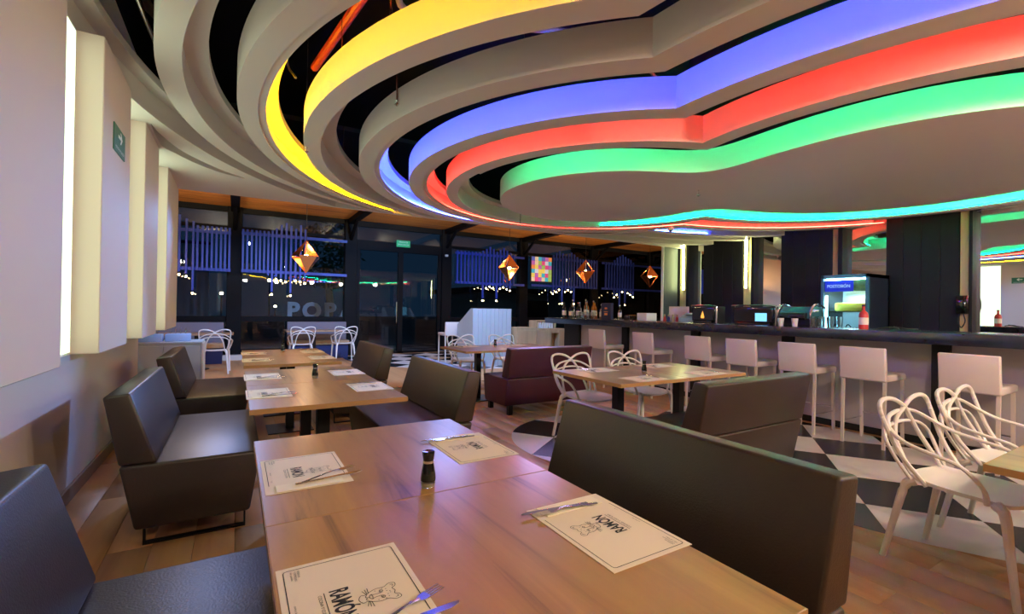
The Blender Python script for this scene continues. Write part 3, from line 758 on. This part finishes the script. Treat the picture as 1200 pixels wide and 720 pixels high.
for i in range(6):
    place(gl, (6.0+.09*(i % 2), 2.93-.05*i, 1.17), 0, ['first', 'second', 'third', 'fourth', 'fifth', 'sixth'][i]+' clear tumbler counted from the coffee machine toward the fridge', 'tumblers by the coffee machine')
mh = thing('menu_holder', 'navy menu box with an orange emblem beside the bottles', 'menu holder', (5.8, 6.35, 1.17))
box('holder', 0, .06, -.13, .13, 0, .30, mat('navy_card', (.012, .02, .07), .5), mh, .003)
MB().box(-.003, 0, -.04, .04, .08, .12).box(-.003, 0, -.05, .05, .14, .15).box(-.003, 0, -.03, .03, .19, .22).build('emblem', mat('orange_print', (.7, .2, .06), .6), mh)
for k, (y, w_, h_) in enumerate(((6.0, .3, .09), (5.72, .22, .13))):
    tag(box('paper_stack' if k else 'glass_tray', 6.05, 6.3, y-w_/2, y+w_/2, 1.171, 1.17+h_, M['glassb' if k == 0 else 'white'], None, .004), ['low clear tray on the bar after the menu holder', 'short white box on the bar after the menu holder'][k], ['tray', 'box'][k])
tag(box('display_board', 6.42, 6.44, 5.05, 5.45, 1.171, 1.42, M['wall'], None, .004), 'plain beige board standing upright at the back edge of the bar', 'board')
for i, c_ in enumerate(('red', 'navy', 'beige', 'red')):
    o = thing('figurine', ('small dark red', 'small navy', 'small tan', 'last small red')[i]+' figure standing before the beige board', 'figurine', (6.2, 5.35-.085*i, 1.17), 0, 'small figures on the bar')
    MB().lathe([(0, 0), (.028, 0), (.022, .05), (.012, .08), (0, .08)], 10).build('body', M[c_], o); MB().lathe([(0, .078), (.012, .082), (.017, .098), (.012, .113), (0, .118)], 10).build('head', M['beige'], o)
ph = thing('card_terminal', 'slanted pale teal payment terminal on the bar', 'terminal', (6.1, 4.86, 1.17))
MB().prism([(0, 0), (.26, 0), (.26, .10), (.2, .15), (.02, .06)], -.14, .14, .01, 2).build('body', mat('pale_teal', (.3, .5, .55), .25, spec=.6), ph)
box('screen', .06, .14, -.08, .08, .115, .12, M['glassk'], ph)
def bar_screen(y, lb, w_, img):
    o = thing('bar_screen', lb, 'screen', (6.05, y, 1.17))
    MB().box(0, .05, -w_/2, w_/2, .03, .23, .006, 2).build('housing', M['glassk'], o)
    q = MB().box(-.002, 0, -w_/2+.015, w_/2-.015, .045, .215); q.build('display', M['glassk'], o)
    if img == 'fire':
        o2 = MB(); o2.lathe([(0, .02), (.02, .0), (.028, .02), (.012, .07), (0, .11)], 8, (-.004, 0, .07))
        o2.build('glowing_picture', mat('orange_picture', (0, 0, 0), .5, emit=(1, .35, .05), es=1.6), o)  # reflection on the dark screen, put in as a glowing shape
    else: box('glowing_picture', -.004, -.002, -w_/2+.08, -w_/2+.24, .05, .16, M['screen'], o)
    MB().tube(spline([(.02, -w_/2-.03, 0), (.02, -w_/2-.03, .2), (.02, -w_/2+.02, .26), (.02, w_/2, .26), (.08, w_/2+.03, .24)], 4), .012, 6).build('frame', M['chrome'], o)
    box('stand', .05, .30, -w_/2+.02, w_/2, 0, .25, M['black'], o, .008); box('foot', -.02, .2, -w_/2+.03, w_/2-.03, 0, .03, M['glassk'], o, .004)
bar_screen(4.50, 'black bar screen showing an orange glow', .38, 'fire'); bar_screen(3.72, 'black bar screen showing a small blue picture', .56, 'blue')
cm = thing('coffee_machine', 'teal coffee machine with a curved hood on the bar', 'coffee machine', (6.05, 3.17, 1.17))
MB().prism([(0, .10), (.02, .19), (.10, .25), (.26, .25), (.33, .18), (.33, .10)], -.19, .19, .012, 2).build('hood', M['teal'], cm)
box('body', .06, .32, -.16, .16, 0, .11, M['black'], cm, .01); MB().tube([(-.02, -.15, .13), (-.02, .15, .13)], .045, 12).build('drum', M['glassk'], cm)
for s_ in (-1, 1): MB().tube(spline([(.0, s_*.195, .02), (-.02, s_*.2, .16), (.06, s_*.2, .26), (.2, s_*.2, .27), (.34, s_*.2, .23)], 4), .012, 8).build('chrome_arch', M['chrome'], cm)
cu = thing('paper_cup', 'c', 'cup'); MB().lathe([(0, 0), (.028, 0), (.038, .1), (.035, .1), (.026, .006), (0, .006)], 14).build('cup', M['plast'], cu)
place(cu, (5.93, 3.27, 1.17), 0, 'white paper cup under the coffee machine, toward the screens', 'paper cups'); place(cu, (5.93, 3.10, 1.17), 0, 'white paper cup under the coffee machine, toward the fridge', 'paper cups')
bottle('sauce_bottle', 6.0, 2.40, .27, .045, 'red', 'red squeeze bottle standing on the bar before the fridge', 'black', grp=None)
tag(MB().tube(spline([(6.1, 2.3, 1.181), (6.15, 2.2, 1.195), (6.2, 2.15, 1.181), (6.28, 2.22, 1.20), (6.3, 2.1, 1.181), (6.4, 2.05, 1.181)], 5), .008, 6).build('cable', M['wire']), 'black coiled cable lying on the bar after the red bottle', 'cable')
# fridge
fr = thing('glass_door_fridge', 'tall dark fridge with a lit glass door behind the bar', 'fridge', (7.5, 2.93, 0))
FW_, FH = .60, 1.90
b = MB(); b.box(0, .62, 0, .03, 0, FH).box(0, .62, FW_-.03, FW_, 0, FH).box(0, .62, 0, FW_, FH-.05, FH).box(.58, .62, 0, FW_, 0, FH).box(0, .62, 0, FW_, 0, .15); b.build('cabinet', mat('fridge_navy', (.012, .018, .035), .35), fr)
box('lining', .56, .58, .03, FW_-.03, .15, FH-.05, mat('fridge_white', (.8, .85, .85), .5), fr)
b = MB(); b.box(-.04, 0, 0, .035, .1, FH).box(-.04, 0, FW_-.035, FW_, .1, FH).box(-.04, 0, 0, FW_, FH-.045, FH).box(-.04, 0, 0, FW_, .1, .15); d_ = b.build('door', mat('fridge_blue', (.03, .12, .2), .35), fr)
box('pane', -.022, -.018, .035, FW_-.035, .15, FH-.045, M['glassw'], d_)
box('light_tube', .01, .03, .04, FW_-.04, FH-.075, FH-.055, M['led_c'], fr); box('light_tube', .03, .05, FW_-.05, FW_-.035, .2, FH-.3, M['led_c'], fr)
sg = box('brand_panel', .0, .03, .20, FW_-.035, FH-.24, FH-.085, mat('blue_sign', (.01, .03, .5), .5, emit=(.02, .06, 1), es=.5), fr)
mt = Matrix.Translation((-.003, .385, FH-.165)) @ Matrix.Rotation(-pi/2, 4, 'Z') @ Matrix.Rotation(pi/2, 4, 'X')
link('lettering', text_mesh('POSTOBÓN', .062, mt, .9, .001), mat('sign_letters', (1, 1, 1), .5, emit=(.7, .9, 1), es=.8), sg)
box('picture_panel', .0, .03, .04, .195, FH-.24, FH-.085, mat('green_picture', (.25, .4, .1), .5, noise=(12, .8), emit=(.1, .25, .1), es=.3), fr)
l = bpy.data.lights.new('fridge_light', 'AREA'); l.shape = 'RECTANGLE'; l.size = .4; l.size_y = .3; l.energy = 9; l.color = (.6, .92, 1)
lo_ = bpy.data.objects.new('fridge_light', l); COL.objects.link(lo_); lo_.location = (7.75, 3.23, FH-.26)
for z_ in (.55, .95, 1.36): box('shelf', .03, .56, .03, FW_-.03, z_, z_+.012, M['glassb'], fr)
tag(box('yellow_tray', 7.6, 7.9, 3.02, 3.42, 1.374, 1.50, mat('yellow_food', (.9, .65, .05), .6), None, .03, 2), 'yellow wrapped tray on the upper fridge shelf', 'food tray')
for k, (y, lb) in enumerate(((3.05, 'red wrapped pack on the upper fridge shelf'), )):
    tag(box('red_pack', 7.57, 7.7, 2.975, 3.015, 1.374, 1.56, M['red'], None, .004), lb, 'package')
tubp = thing('lidded_tub', 't', 'tub'); box('tub', 0, .2, 0, .14, 0, .15, M['plast'], tubp, .01, 2); MB().box(-.01, .21, -.01, .15, .15, .17).tube(spline([(-.01, .02, .15), (-.03, .07, .22), (-.01, .12, .15)], 4), .008, 6).build('lid', M['glassk'], tubp)
for y, lb in ((2.98, 'by the hinge'), (3.14, 'in the middle'), (3.30, 'by the light tube')): place(tubp, (7.58, y, .964), 0, 'white tub with black lid on the lower fridge shelf '+lb, 'tubs in the fridge')
# wall telephone
tpn = thing('wall_telephone', 'black wall telephone on the beige column by the bar', 'telephone', (8.2, 2.16, 1.38))
MB().box(-.06, .02, -.06, .06, -.02, .22, .012, 2).build('body', M['glassk'], tpn)
MB().tube(spline([(-.08, -.045, .0), (-.12, -.045, .06), (-.12, -.045, .14), (-.08, -.045, .2)], 4), .02, 8).build('handset', M['glassk'], tpn)
MB().tube(spline([(-.07, -.02, -.02), (-.08, -.04, -.12), (-.07, 0, -.2), (-.06, .03, -.12), (-.05, .02, -.02)], 5), .007, 6).build('cord', M['wire'], tpn)

# ------------------------------------------------------------------ reception desk and cabinets
rd = thing('reception_desk', 'pale blue-grey boarded reception desk with a slanted side', 'desk', (4.68, 9.5, 0))
for k in range(9):
    a = k*.107
    box('front_board', a+.002, a+.105, 0, .03, 0, 1.34, M['deskm'], rd, .003)
MB().prism([(0, 0), (-.0, 1.34), (.12, 1.34), (.85, .95), (.85, 0)], 0, .03, .0, axis='X', mtx=Matrix.Translation((-.03, 0, 0))).build('side_panel', M['deskm'], rd)
MB().prism([(0, 0), (-.0, 1.34), (.12, 1.34), (.85, .95), (.85, 0)], 0, .03, .0, axis='X', mtx=Matrix.Translation((.96, 0, 0))).build('side_panel', M['deskm'], rd)
box('worktop', 0, .96, .03, .85, .92, .95, M['cab'], rd)
for k in range(3): box('drawer', .05, .46, .8, .84, .1+k*.27, .35+k*.27, M['cab'], rd, .004)
mo = thing('monitor', 'monitor on the reception desk facing the glass front', 'monitor', (5.15, 10.1, .95))
box('foot', -.1, .1, -.08, .08, 0, .015, M['glassk'], mo); box('neck', -.02, .02, -.02, .02, .015, .12, M['glassk'], mo); box('housing', -.24, .24, 0, .03, .1, .42, M['glassk'], mo, .005); box('screen', -.225, .225, .03, .033, .115, .405, M['screen'], mo)
oc = thing('oak_cabinet', 'pale oak cabinet with an open compartment beside the bar end', 'cabinet', (5.72, 9.3, 0))
b = MB(); b.box(0, .55, 0, .5, 0, .9).box(.56, 1.0, 0, .5, 0, .86).box(1.22, 1.5, 0, .5, 0, .86).box(1.0, 1.22, .2, .5, 0, .86).box(1.0, 1.22, 0, .2, .76, .86).box(1.0, 1.22, 0, .2, 0, .1); b.build('body', M['cab'], oc)
for (a, b_) in ((.01, .54), (.57, .99), (1.23, 1.49)): box('door', a, b_, -.018, 0, .06, .83, M['cab'], oc, .003)
b = MB(); b.box(.62, 1.2, .1, .45, .862, .875).box(.62, .64, .1, .45, .875, 1.05).box(1.18, 1.2, .1, .45, .875, 1.05).box(.62, 1.2, .1, .45, 1.05, 1.065); b.build('cup_rack', M['cab'], oc)
cp2 = thing('stacked_cup', 'c', 'cup'); MB().lathe([(0, 0), (.03, 0), (.04, .08), (.037, .08), (.028, .006), (0, .006)], 12).build('cup', M['plast'], cp2)
for k in range(7):
    for j in range(2): place(cp2, (5.72+.69+k*.072, 9.47, .876+j*.082), 0, ['first', 'second', 'third', 'fourth', 'fifth', 'sixth', 'last'][k]+' small white cup in the '+['lower', 'upper'][j]+' row of the cabinet rack', 'white cups in the rack')
hs = place(bs, (4.55, 10.4, 0), pi/2, 'white bar stool standing alone beside the reception desk', 'white bar stools')

# ------------------------------------------------------------------ blue slat screens with bulbs
def lattice(label, xs_, tops, bots, rails):
    o = thing('slat_screen', label, 'screen', (xs_[0], 12.9, 0), 0, 'blue slat screens on the glass front'); X0 = xs_[0]
    for x, t_, b_ in zip(xs_, tops, bots):
        box('slat', x-X0-.022, x-X0+.022, -.03, .03, b_, t_, M['blue'], o, .003)
    for (a, b_, z_) in rails: box('rail', a-X0, b_-X0, .03, .06, z_, z_+.07, M['blue'], o)
    return o
g1 = [-1.25, -1.12, -.99, -.86, -.78, -.68, -.59, -.50, -.41, -.32, -.235, -.15]
lattice('blue slat screen section beside the wall panels', g1, [3.28, 3.38, 3.30, 3.25]+[3.17]*8, [1.95, 2.08, 2.04, 1.66]+[2.13]*8, [(-1.5, -.12, 3.02), (-1.5, -.12, 2.13)])
g2 = [.13, .22, .315, .41, .49, .58, .67, .76, .85, .96, 1.07, 1.18, 1.29, 1.40, 1.51]
lattice('blue slat screen section behind the first lit copper pendant', g2, [3.17]*7+[3.2, 3.26, 3.36, 3.42, 3.36, 3.3, 3.40, 3.30], [2.13]*6+[2.1, 1.68, 2.06, 2.03, 2.0, 1.66, 2.04, 2.02, 1.98], [(.1, 2.55, 3.05), (.1, 2.55, 2.14)])
g3 = [5.76+.125*i for i in range(17)]
lattice('blue slat screen section beside the entrance', g3, [3.1]*7+[3.16, 3.22, 3.3, 3.24, 3.16, 3.24, 3.3, 3.22, 3.16, 3.1], [2.1]*7+[1.66, 2.05, 2.1, 2.06, 1.66, 2.05, 2.1, 2.04, 2.0, 2.1], [(5.72, 8.2, 3.0), (5.72, 8.2, 2.1)])
g4 = [9.35+.13*i for i in range(16)]
lattice('blue slat screen section beside the picture above the bottles', g4, [3.22, 3.3, 3.38, 3.3, 3.24, 3.3, 3.36, 3.3, 3.22]+[3.16]*7, [1.95, 2.02, 2.1, 1.62, 2.04, 2.1, 2.04, 1.62, 2.2]+[2.12]*7, [(8.5, 11.3, 3.06), (8.5, 11.3, 2.12)])
g5 = [11.75+.14*i for i in range(11)]
lattice('blue slat screen section over the navy menu holder', g5, [3.14]*3+[3.24, 3.34, 3.4, 3.46, 3.4, 3.34, 3.3, 3.2], [2.12]*3+[1.9, 2.0, 1.5, 2.12, 1.62, 2.08, 2.02, 1.94], [(11.6, 14.4, 3.06), (11.6, 16.0, 2.12), (14.4, 16.0, 3.06)])
bu = thing('hanging_bulb', 'b', 'lamp'); MB().lathe([(0, -.024), (.016, -.016), (.021, 0), (.016, .016), (0, .024)], 10).build('bulb', M['bulb'], bu); MB().lathe([(.012, .02), (.014, .06), (0, .06)], 8).build('socket', M['black'], bu)
bulbs = [(-1.25, 2.04), (-1.12, 2.10), (-.99, 2.02), (-.86, 1.62), (.76, 1.64), (.96, 2.10), (1.07, 2.03), (1.18, 1.62), (1.29, 2.05), (1.40, 2.03), (1.51, 1.96)]
bulbs = [(x, 12.9) for x in ()]
gi_ = 0
allb = []
for xs_, bo in ((g1, [1.95, 2.08, 2.04, 1.66]+[9]*8), (g2, [9]*7+[1.68, 2.06, 2.03, 2.0, 1.66, 2.04, 2.02, 1.98]), (g3, [9]*7+[1.66, 2.05, 2.1, 2.06, 1.66, 2.05, 2.1, 2.04, 2.0, 9]), (g4, [1.95, 2.02, 2.1, 1.62, 2.04, 2.1, 2.04, 1.62]+[9]*8), (g5, [9]*3+[1.9, 2.0, 9, 2.12, 1.62, 2.08, 2.02, 1.94])):
    for x, z_ in zip(xs_, bo):
        if z_ < 5: allb.append((x, z_, gi_))
    gi_ += 1
wh = ['beside the wall panels', 'behind the first copper pendant', 'above the reception desk', 'above the bottles', 'above the navy menu holder']
ORD = ['first', 'second', 'third', 'fourth', 'fifth', 'sixth', 'seventh', 'eighth', 'ninth', 'tenth']
cnt = {}
for x, z_, g_ in allb:
    cnt[g_] = cnt.get(g_, -1)+1
    place(bu, (x, 12.9, z_-.065), 0, ORD[cnt[g_]]+' small warm bulb of the blue slat screen '+wh[g_], 'bulbs on the blue slats '+wh[g_])
# copper faceted pendants
def pendant(x, y, z_, lab, rot):
    o = thing('copper_pendant', lab, 'lamp', (x, y, z_), rot, 'faceted copper pendants')
    r_ = .30; T_ = (0, 0, .36); B_ = (0, 0, -.36); ringp = [(r_*cos(k*pi/2.5), r_*sin(k*pi/2.5), .0) for k in range(5)]
    w_ = MB()
    for k in range(5):
        for q in (T_, B_): w_.tube([ringp[k], q], .005, 5)
        w_.tube([ringp[k], ringp[(k+1) % 5]], .005, 5)
    w_.build('wire_frame', M['copper'], o)
    for (k, q, t0) in ((0, B_, 0), (2, B_, 0), (3, B_, 0), (1, T_, .0), (4, T_, .0)):
        bm = bmesh.new(); a, b_ = Vector(ringp[k]), Vector(ringp[(k+1) % 5]); c_ = Vector(q); nn = (b_-a).cross(c_-a).normalized()*.002
        lo = [bm.verts.new(p-nn) for p in (a, b_, c_)]; hi = [bm.verts.new(p+nn) for p in (a, b_, c_)]
        bm.faces.new(lo); bm.faces.new(hi[::-1])
        for i in range(3): bm.faces.new((lo[i], lo[(i+1) % 3], hi[(i+1) % 3], hi[i]))
        s_ = MB(); s_.bm.free(); s_.bm = bm; s_.build('facet', M['copper'], o, False)
    MB().lathe([(0, -.05), (.035, -.035), (.05, 0), (.035, .035), (0, .05)], 12).build('bulb', M['bulbbig'], o)
    MB().tube([(0, 0, .04), (0, 0, 3.745-z_)], .006, 6).build('cord', M['wire'], o)
    l = bpy.data.lights.new('pendant_light', 'POINT'); l.energy = 22; l.color = (1, .68, .35); l.shadow_soft_size = .05
    lo_ = bpy.data.objects.new('pendant_light', l); COL.objects.link(lo_); lo_.location = (x, y, z_+.1)
for i, (x, z_) in enumerate(((-1.28, 2.42), (1.31, 2.42), (6.48, 2.48), (9.2, 2.52), (12.0, 2.52))):
    pendant(x, 11.0, z_, 'lit faceted copper pendant '+['half hidden by the wall panel corner', 'over the far table, first in full view', 'between the entrance screen and the picture', 'with the largest glow above the bottles', 'beside the partition at the bar'][i], .5+i*1.1)
# bright picture panel (plain colour patches)
pc = thing('picture_panel', 'bright abstract picture of many colour patches on the blue rail', 'picture', (8.42, 12.86, 2.28))
box('frame', -.03, .87, 0, .03, -.03, .85, M['black'], pc, .004)
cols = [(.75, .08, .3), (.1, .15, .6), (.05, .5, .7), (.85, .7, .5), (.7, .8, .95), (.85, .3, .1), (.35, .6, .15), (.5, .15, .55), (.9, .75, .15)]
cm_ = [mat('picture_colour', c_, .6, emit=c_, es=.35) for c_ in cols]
rnd = random.Random(3)
for i in range(6):
    for j in range(6):
        x_, z_ = .01+i*.137, .01+j*.137; jx = .05
        MB().prism([(x_, z_), (x_+.134, z_), (x_+.134, z_+.134), (x_, z_+.134)], -.004, -.001).build('colour_patch', cm_[rnd.randrange(9)], pc)
# signs, domes, sprinklers
ws = thing('evacuation_sign', 'green evacuation sign with a white arrow on the wall panel', 'sign', (-.6, 3.49, 2.27), 0)
box('plate', 0, .006, -.145, .145, -.075, .075, M['green_s'], ws)
mt = Matrix.Translation((.0075, 0, 0)) @ Matrix.Rotation(pi/2, 4, 'Z') @ Matrix.Rotation(pi/2, 4, 'X')
MB().prism([(-.05, .012), (.02, .012), (.0, .035), (.02, .035), (.055, .003), (.02, -.03), (.0, -.03), (.02, -.006), (-.05, -.006)], 0, .001, axis='Z', mtx=mt @ Matrix.Translation((0, .02, 0))).build('arrow', M['signtxt'], ws)
link('lettering', text_mesh('RUTA DE EVACUACIÓN', .022, mt @ Matrix.Translation((0, -.05, 0)), .95), M['signtxt'], ws)
ex = thing('exit_sign', 'small green exit sign on the frame above the glass entrance', 'sign', (3.97, 13.18, 3.1))
box('plate', 0, .4, 0, .02, 0, .19, M['green_e'], ex, .003)
mt = Matrix.Translation((.2, -.002, .1)) @ Matrix.Rotation(pi/2, 4, 'X')
for j, s in enumerate(('SALIDA DE', 'EMERGENCIA')): link('lettering', text_mesh(s, .065, mt @ Matrix.Translation((0, .04-.075*j, 0)), .85), M['signtxt'], ex)
for (x, y, z_, lb) in ((5.5, 13.12, 2.9, 'white dome camera on the post beside the entrance'), (6.0, 5.08, ZC-.07, 'white dome camera under the curved ceiling above the bar')):
    o = thing('dome_camera', lb, 'camera', (x, y, z_), 0, 'dome cameras')
    MB().lathe([(0, .0), (.04, .01), (.055, .04), (.055, .07), (0, .07)], 14).build('housing', M['plast'], o); MB().lathe([(0, -.012), (.025, -.004), (.032, .012), (0, .014)], 12).build('lens', M['glassk'], o)
sp_l = ['in front of the yellow-lit ring', 'between the yellow-lit and the plain ring', 'behind the plain ring near the blue light', 'under the large pale ceiling island', 'under the red-lit gap at the far side']
for (x, y, z0, z1), lb in zip(((.50, 4.31, 2.66, 4.0), (.74, 2.64, 2.74, 4.0), (.98, 3.3, 2.8, 4.0), (4.43, 3.37, 2.64, 2.71), (3.69, 5.96, 2.66, 4.0)), sp_l):
    o = thing('sprinkler', 'ceiling sprinkler head '+lb, 'sprinkler', (x, y, 0), 0, 'sprinklers')
    MB().tube([(0, 0, z0+.03), (0, 0, z1)], .008, 8).build('pipe', M['chrome'], o)
    MB().lathe([(0, z0-.012), (.006, z0-.012), (.02, z0), (.02, z0+.003), (.006, z0+.006), (.005, z0+.02), (.012, z0+.03), (0, z0+.035)], 12).build('head', M['chrome'], o)
def pipe(name, pts, r, m_, lb, cat='pipe'):
    tag(MB().tube(pts, r, 10).build(name, M[m_]), lb, cat)
pipe('sprinkler_pipe', [(.50, 3.9, 3.2), (.66, 2.6, 3.2), (.8, 1.5, 3.2)], .03, 'redpipe', 'red sprinkler pipe in the dark gap of the ceiling')
pipe('conduit', spline([(.95, 2.2, 3.3), (.86, 2.9, 3.3), (1.2, 2.95, 3.3), (2.0, 2.6, 3.3)], 6), .022, 'yelpipe', 'yellowish metal conduit beside the red ceiling pipe')
pipe('air_duct', [(1.6, 1.2, 3.55), (3.2, 2.3, 3.55), (5.2, 3.8, 3.55)], .2, 'void', 'dark round air duct above the ceiling rings', 'duct')
pipe('ceiling_cable', spline([(.32, 4.2, 3.95), (.30, 3.85, 3.2), (.34, 3.6, 2.95)], 5), .008, 'yelpipe', 'thin hanging cable in the ceiling gap', 'cable')
pipe('conduit', spline([(-.52, 2.6, 3.1), (-.50, 3.3, 3.05), (-.47, 4.0, 3.05)], 4), .015, 'chrome', 'grey conduit in the gap beside the wall', 'pipe')
pipe('conduit', [(2.0, 2.2, 3.12), (3.4, 2.7, 3.12), (5.0, 3.6, 3.12)], .02, 'chrome', 'straight grey conduit crossing the dark gap above the blue-lit ring')
pipe('cable_bundle', spline([(-.60, 3.0, 3.25), (-.50, 3.5, 3.15), (-.46, 4.1, 3.3), (-.40, 4.6, 3.2)], 5), .03, 'wire', 'black cable bundle in the ceiling gap beside the wall', 'cable')
for i in range(16):   # thin steel hangers
    a = i/16*2*pi+.2; c_, r1, r2 = R['e' if i % 2 else 'y']; x, y = c_[0]+(r1-.07)*cos(a), c_[1]+(r1-.07)*sin(a)
    if y > 6.5 or (hypot(x-C2[0], y-C2[1]) < (r2-.2)): continue
    MB().tube([(x, y, ZC+RH-.01), (x, y, 4.0)], .004, 5).build('hanger_rod', M['chrome'], ce)

# ------------------------------------------------------------------ outside
gr = box('ground', -30, 60, 13.45, 70, -.1, -.02, M['concrete']); tag(gr, kind='structure')
bo = thing('neighbour_building', 'pale low building outside beyond the glass front', 'building', (12, 24, 0))
box('wall', 0, 26, 0, 6, 0, 2.3, M['extwall'], bo); box('roof', -.5, 26.5, -.6, 6.5, 2.3, 2.6, M['steel'], bo)
for k in range(4): f_ = box('window', 3+k*5, 5+k*5, -.05, 0, .8, 1.9, M['steel'], bo); 
bo2 = thing('outside_screen_wall', 'grey screen wall outside behind the far cabinet', 'wall', (-6, 19, 0)); box('wall', 0, 5.2, 0, .2, 0, 3.4, mat('bluegrey_wall', (.12, .2, .28), .8), bo2); box('coping', -.1, 5.3, -.05, .25, 3.4, 3.5, M['steel'], bo2)
for i, (x, y, z_) in enumerate(((2.2, 40, 3.2), (-1, 44, 2.2), (3.4, 52, 1.2), (20, 45, 2.4), (26, 50, 2.9), (31, 46, 2.1))):
    o = thing('street_lamp', 'distant street light outside, '+['tallest of the ones behind the far chairs', 'low one beyond the screen wall', 'very low one behind the far chairs', 'beyond the reception desk', 'beyond the bottles', 'beyond the picture panel'][i], 'street lamp', (x, y, 0))
    MB().tube([(0, 0, 0), (0, 0, z_)], .05, 6).build('pole', M['steel'], o); MB().lathe([(0, z_), (.12, z_), (.12, z_+.16), (0, z_+.2)], 8).build('lamp_head', mat('street_light', (1, 1, 1), .5, emit=(1, .7, .4), es=25), o)
ol = thing('outside_letters', 'large pale letters standing outside behind the far table', 'sign', (1.25, 15.5, 0))
mt = Matrix.Rotation(pi/2, 4, 'X')
for k, c_ in enumerate('POPA'):
    link('letter', text_mesh(c_, .66, Matrix.Translation((.25+k*.53, 0, 1.18)) @ mt, 1.0, .03, depth=.04), mat('pale_letter', (.7, .7, .72), .7), ol)
box('plinth', 0, 2.5, -.1, .1, .0, .9, M['steel'], ol)
tr = thing('outside_tree', 'dark leafy tree outside between the far table and the entrance', 'tree', (3.2, 20, 0))
MB().tube([(0, 0, 0), (.1, 0, 1.5), (0, .1, 3)], [.2, .15, .1], 8).build('trunk', M['beige'], tr)
bm = bmesh.new(); rr = random.Random(5)
for i in range(900):
    v = Vector((rr.gauss(0, 1), rr.gauss(0, 1), rr.gauss(0, 1))).normalized()*1.4*rr.random()**.3+Vector((0, 0, 3.4))
    e1 = Vector((rr.uniform(-1, 1), rr.uniform(-1, 1), rr.uniform(-1, 1))).normalized()*.12; e2 = e1.orthogonal().normalized()*.06
    bm.faces.new([bm.verts.new(v-e1), bm.verts.new(v+e2), bm.verts.new(v+e1), bm.verts.new(v-e2)])
me = bpy.data.meshes.new('foliage'); bm.to_mesh(me); bm.free(); link('foliage', me, M['leaf'], tr)['kind'] = 'stuff'
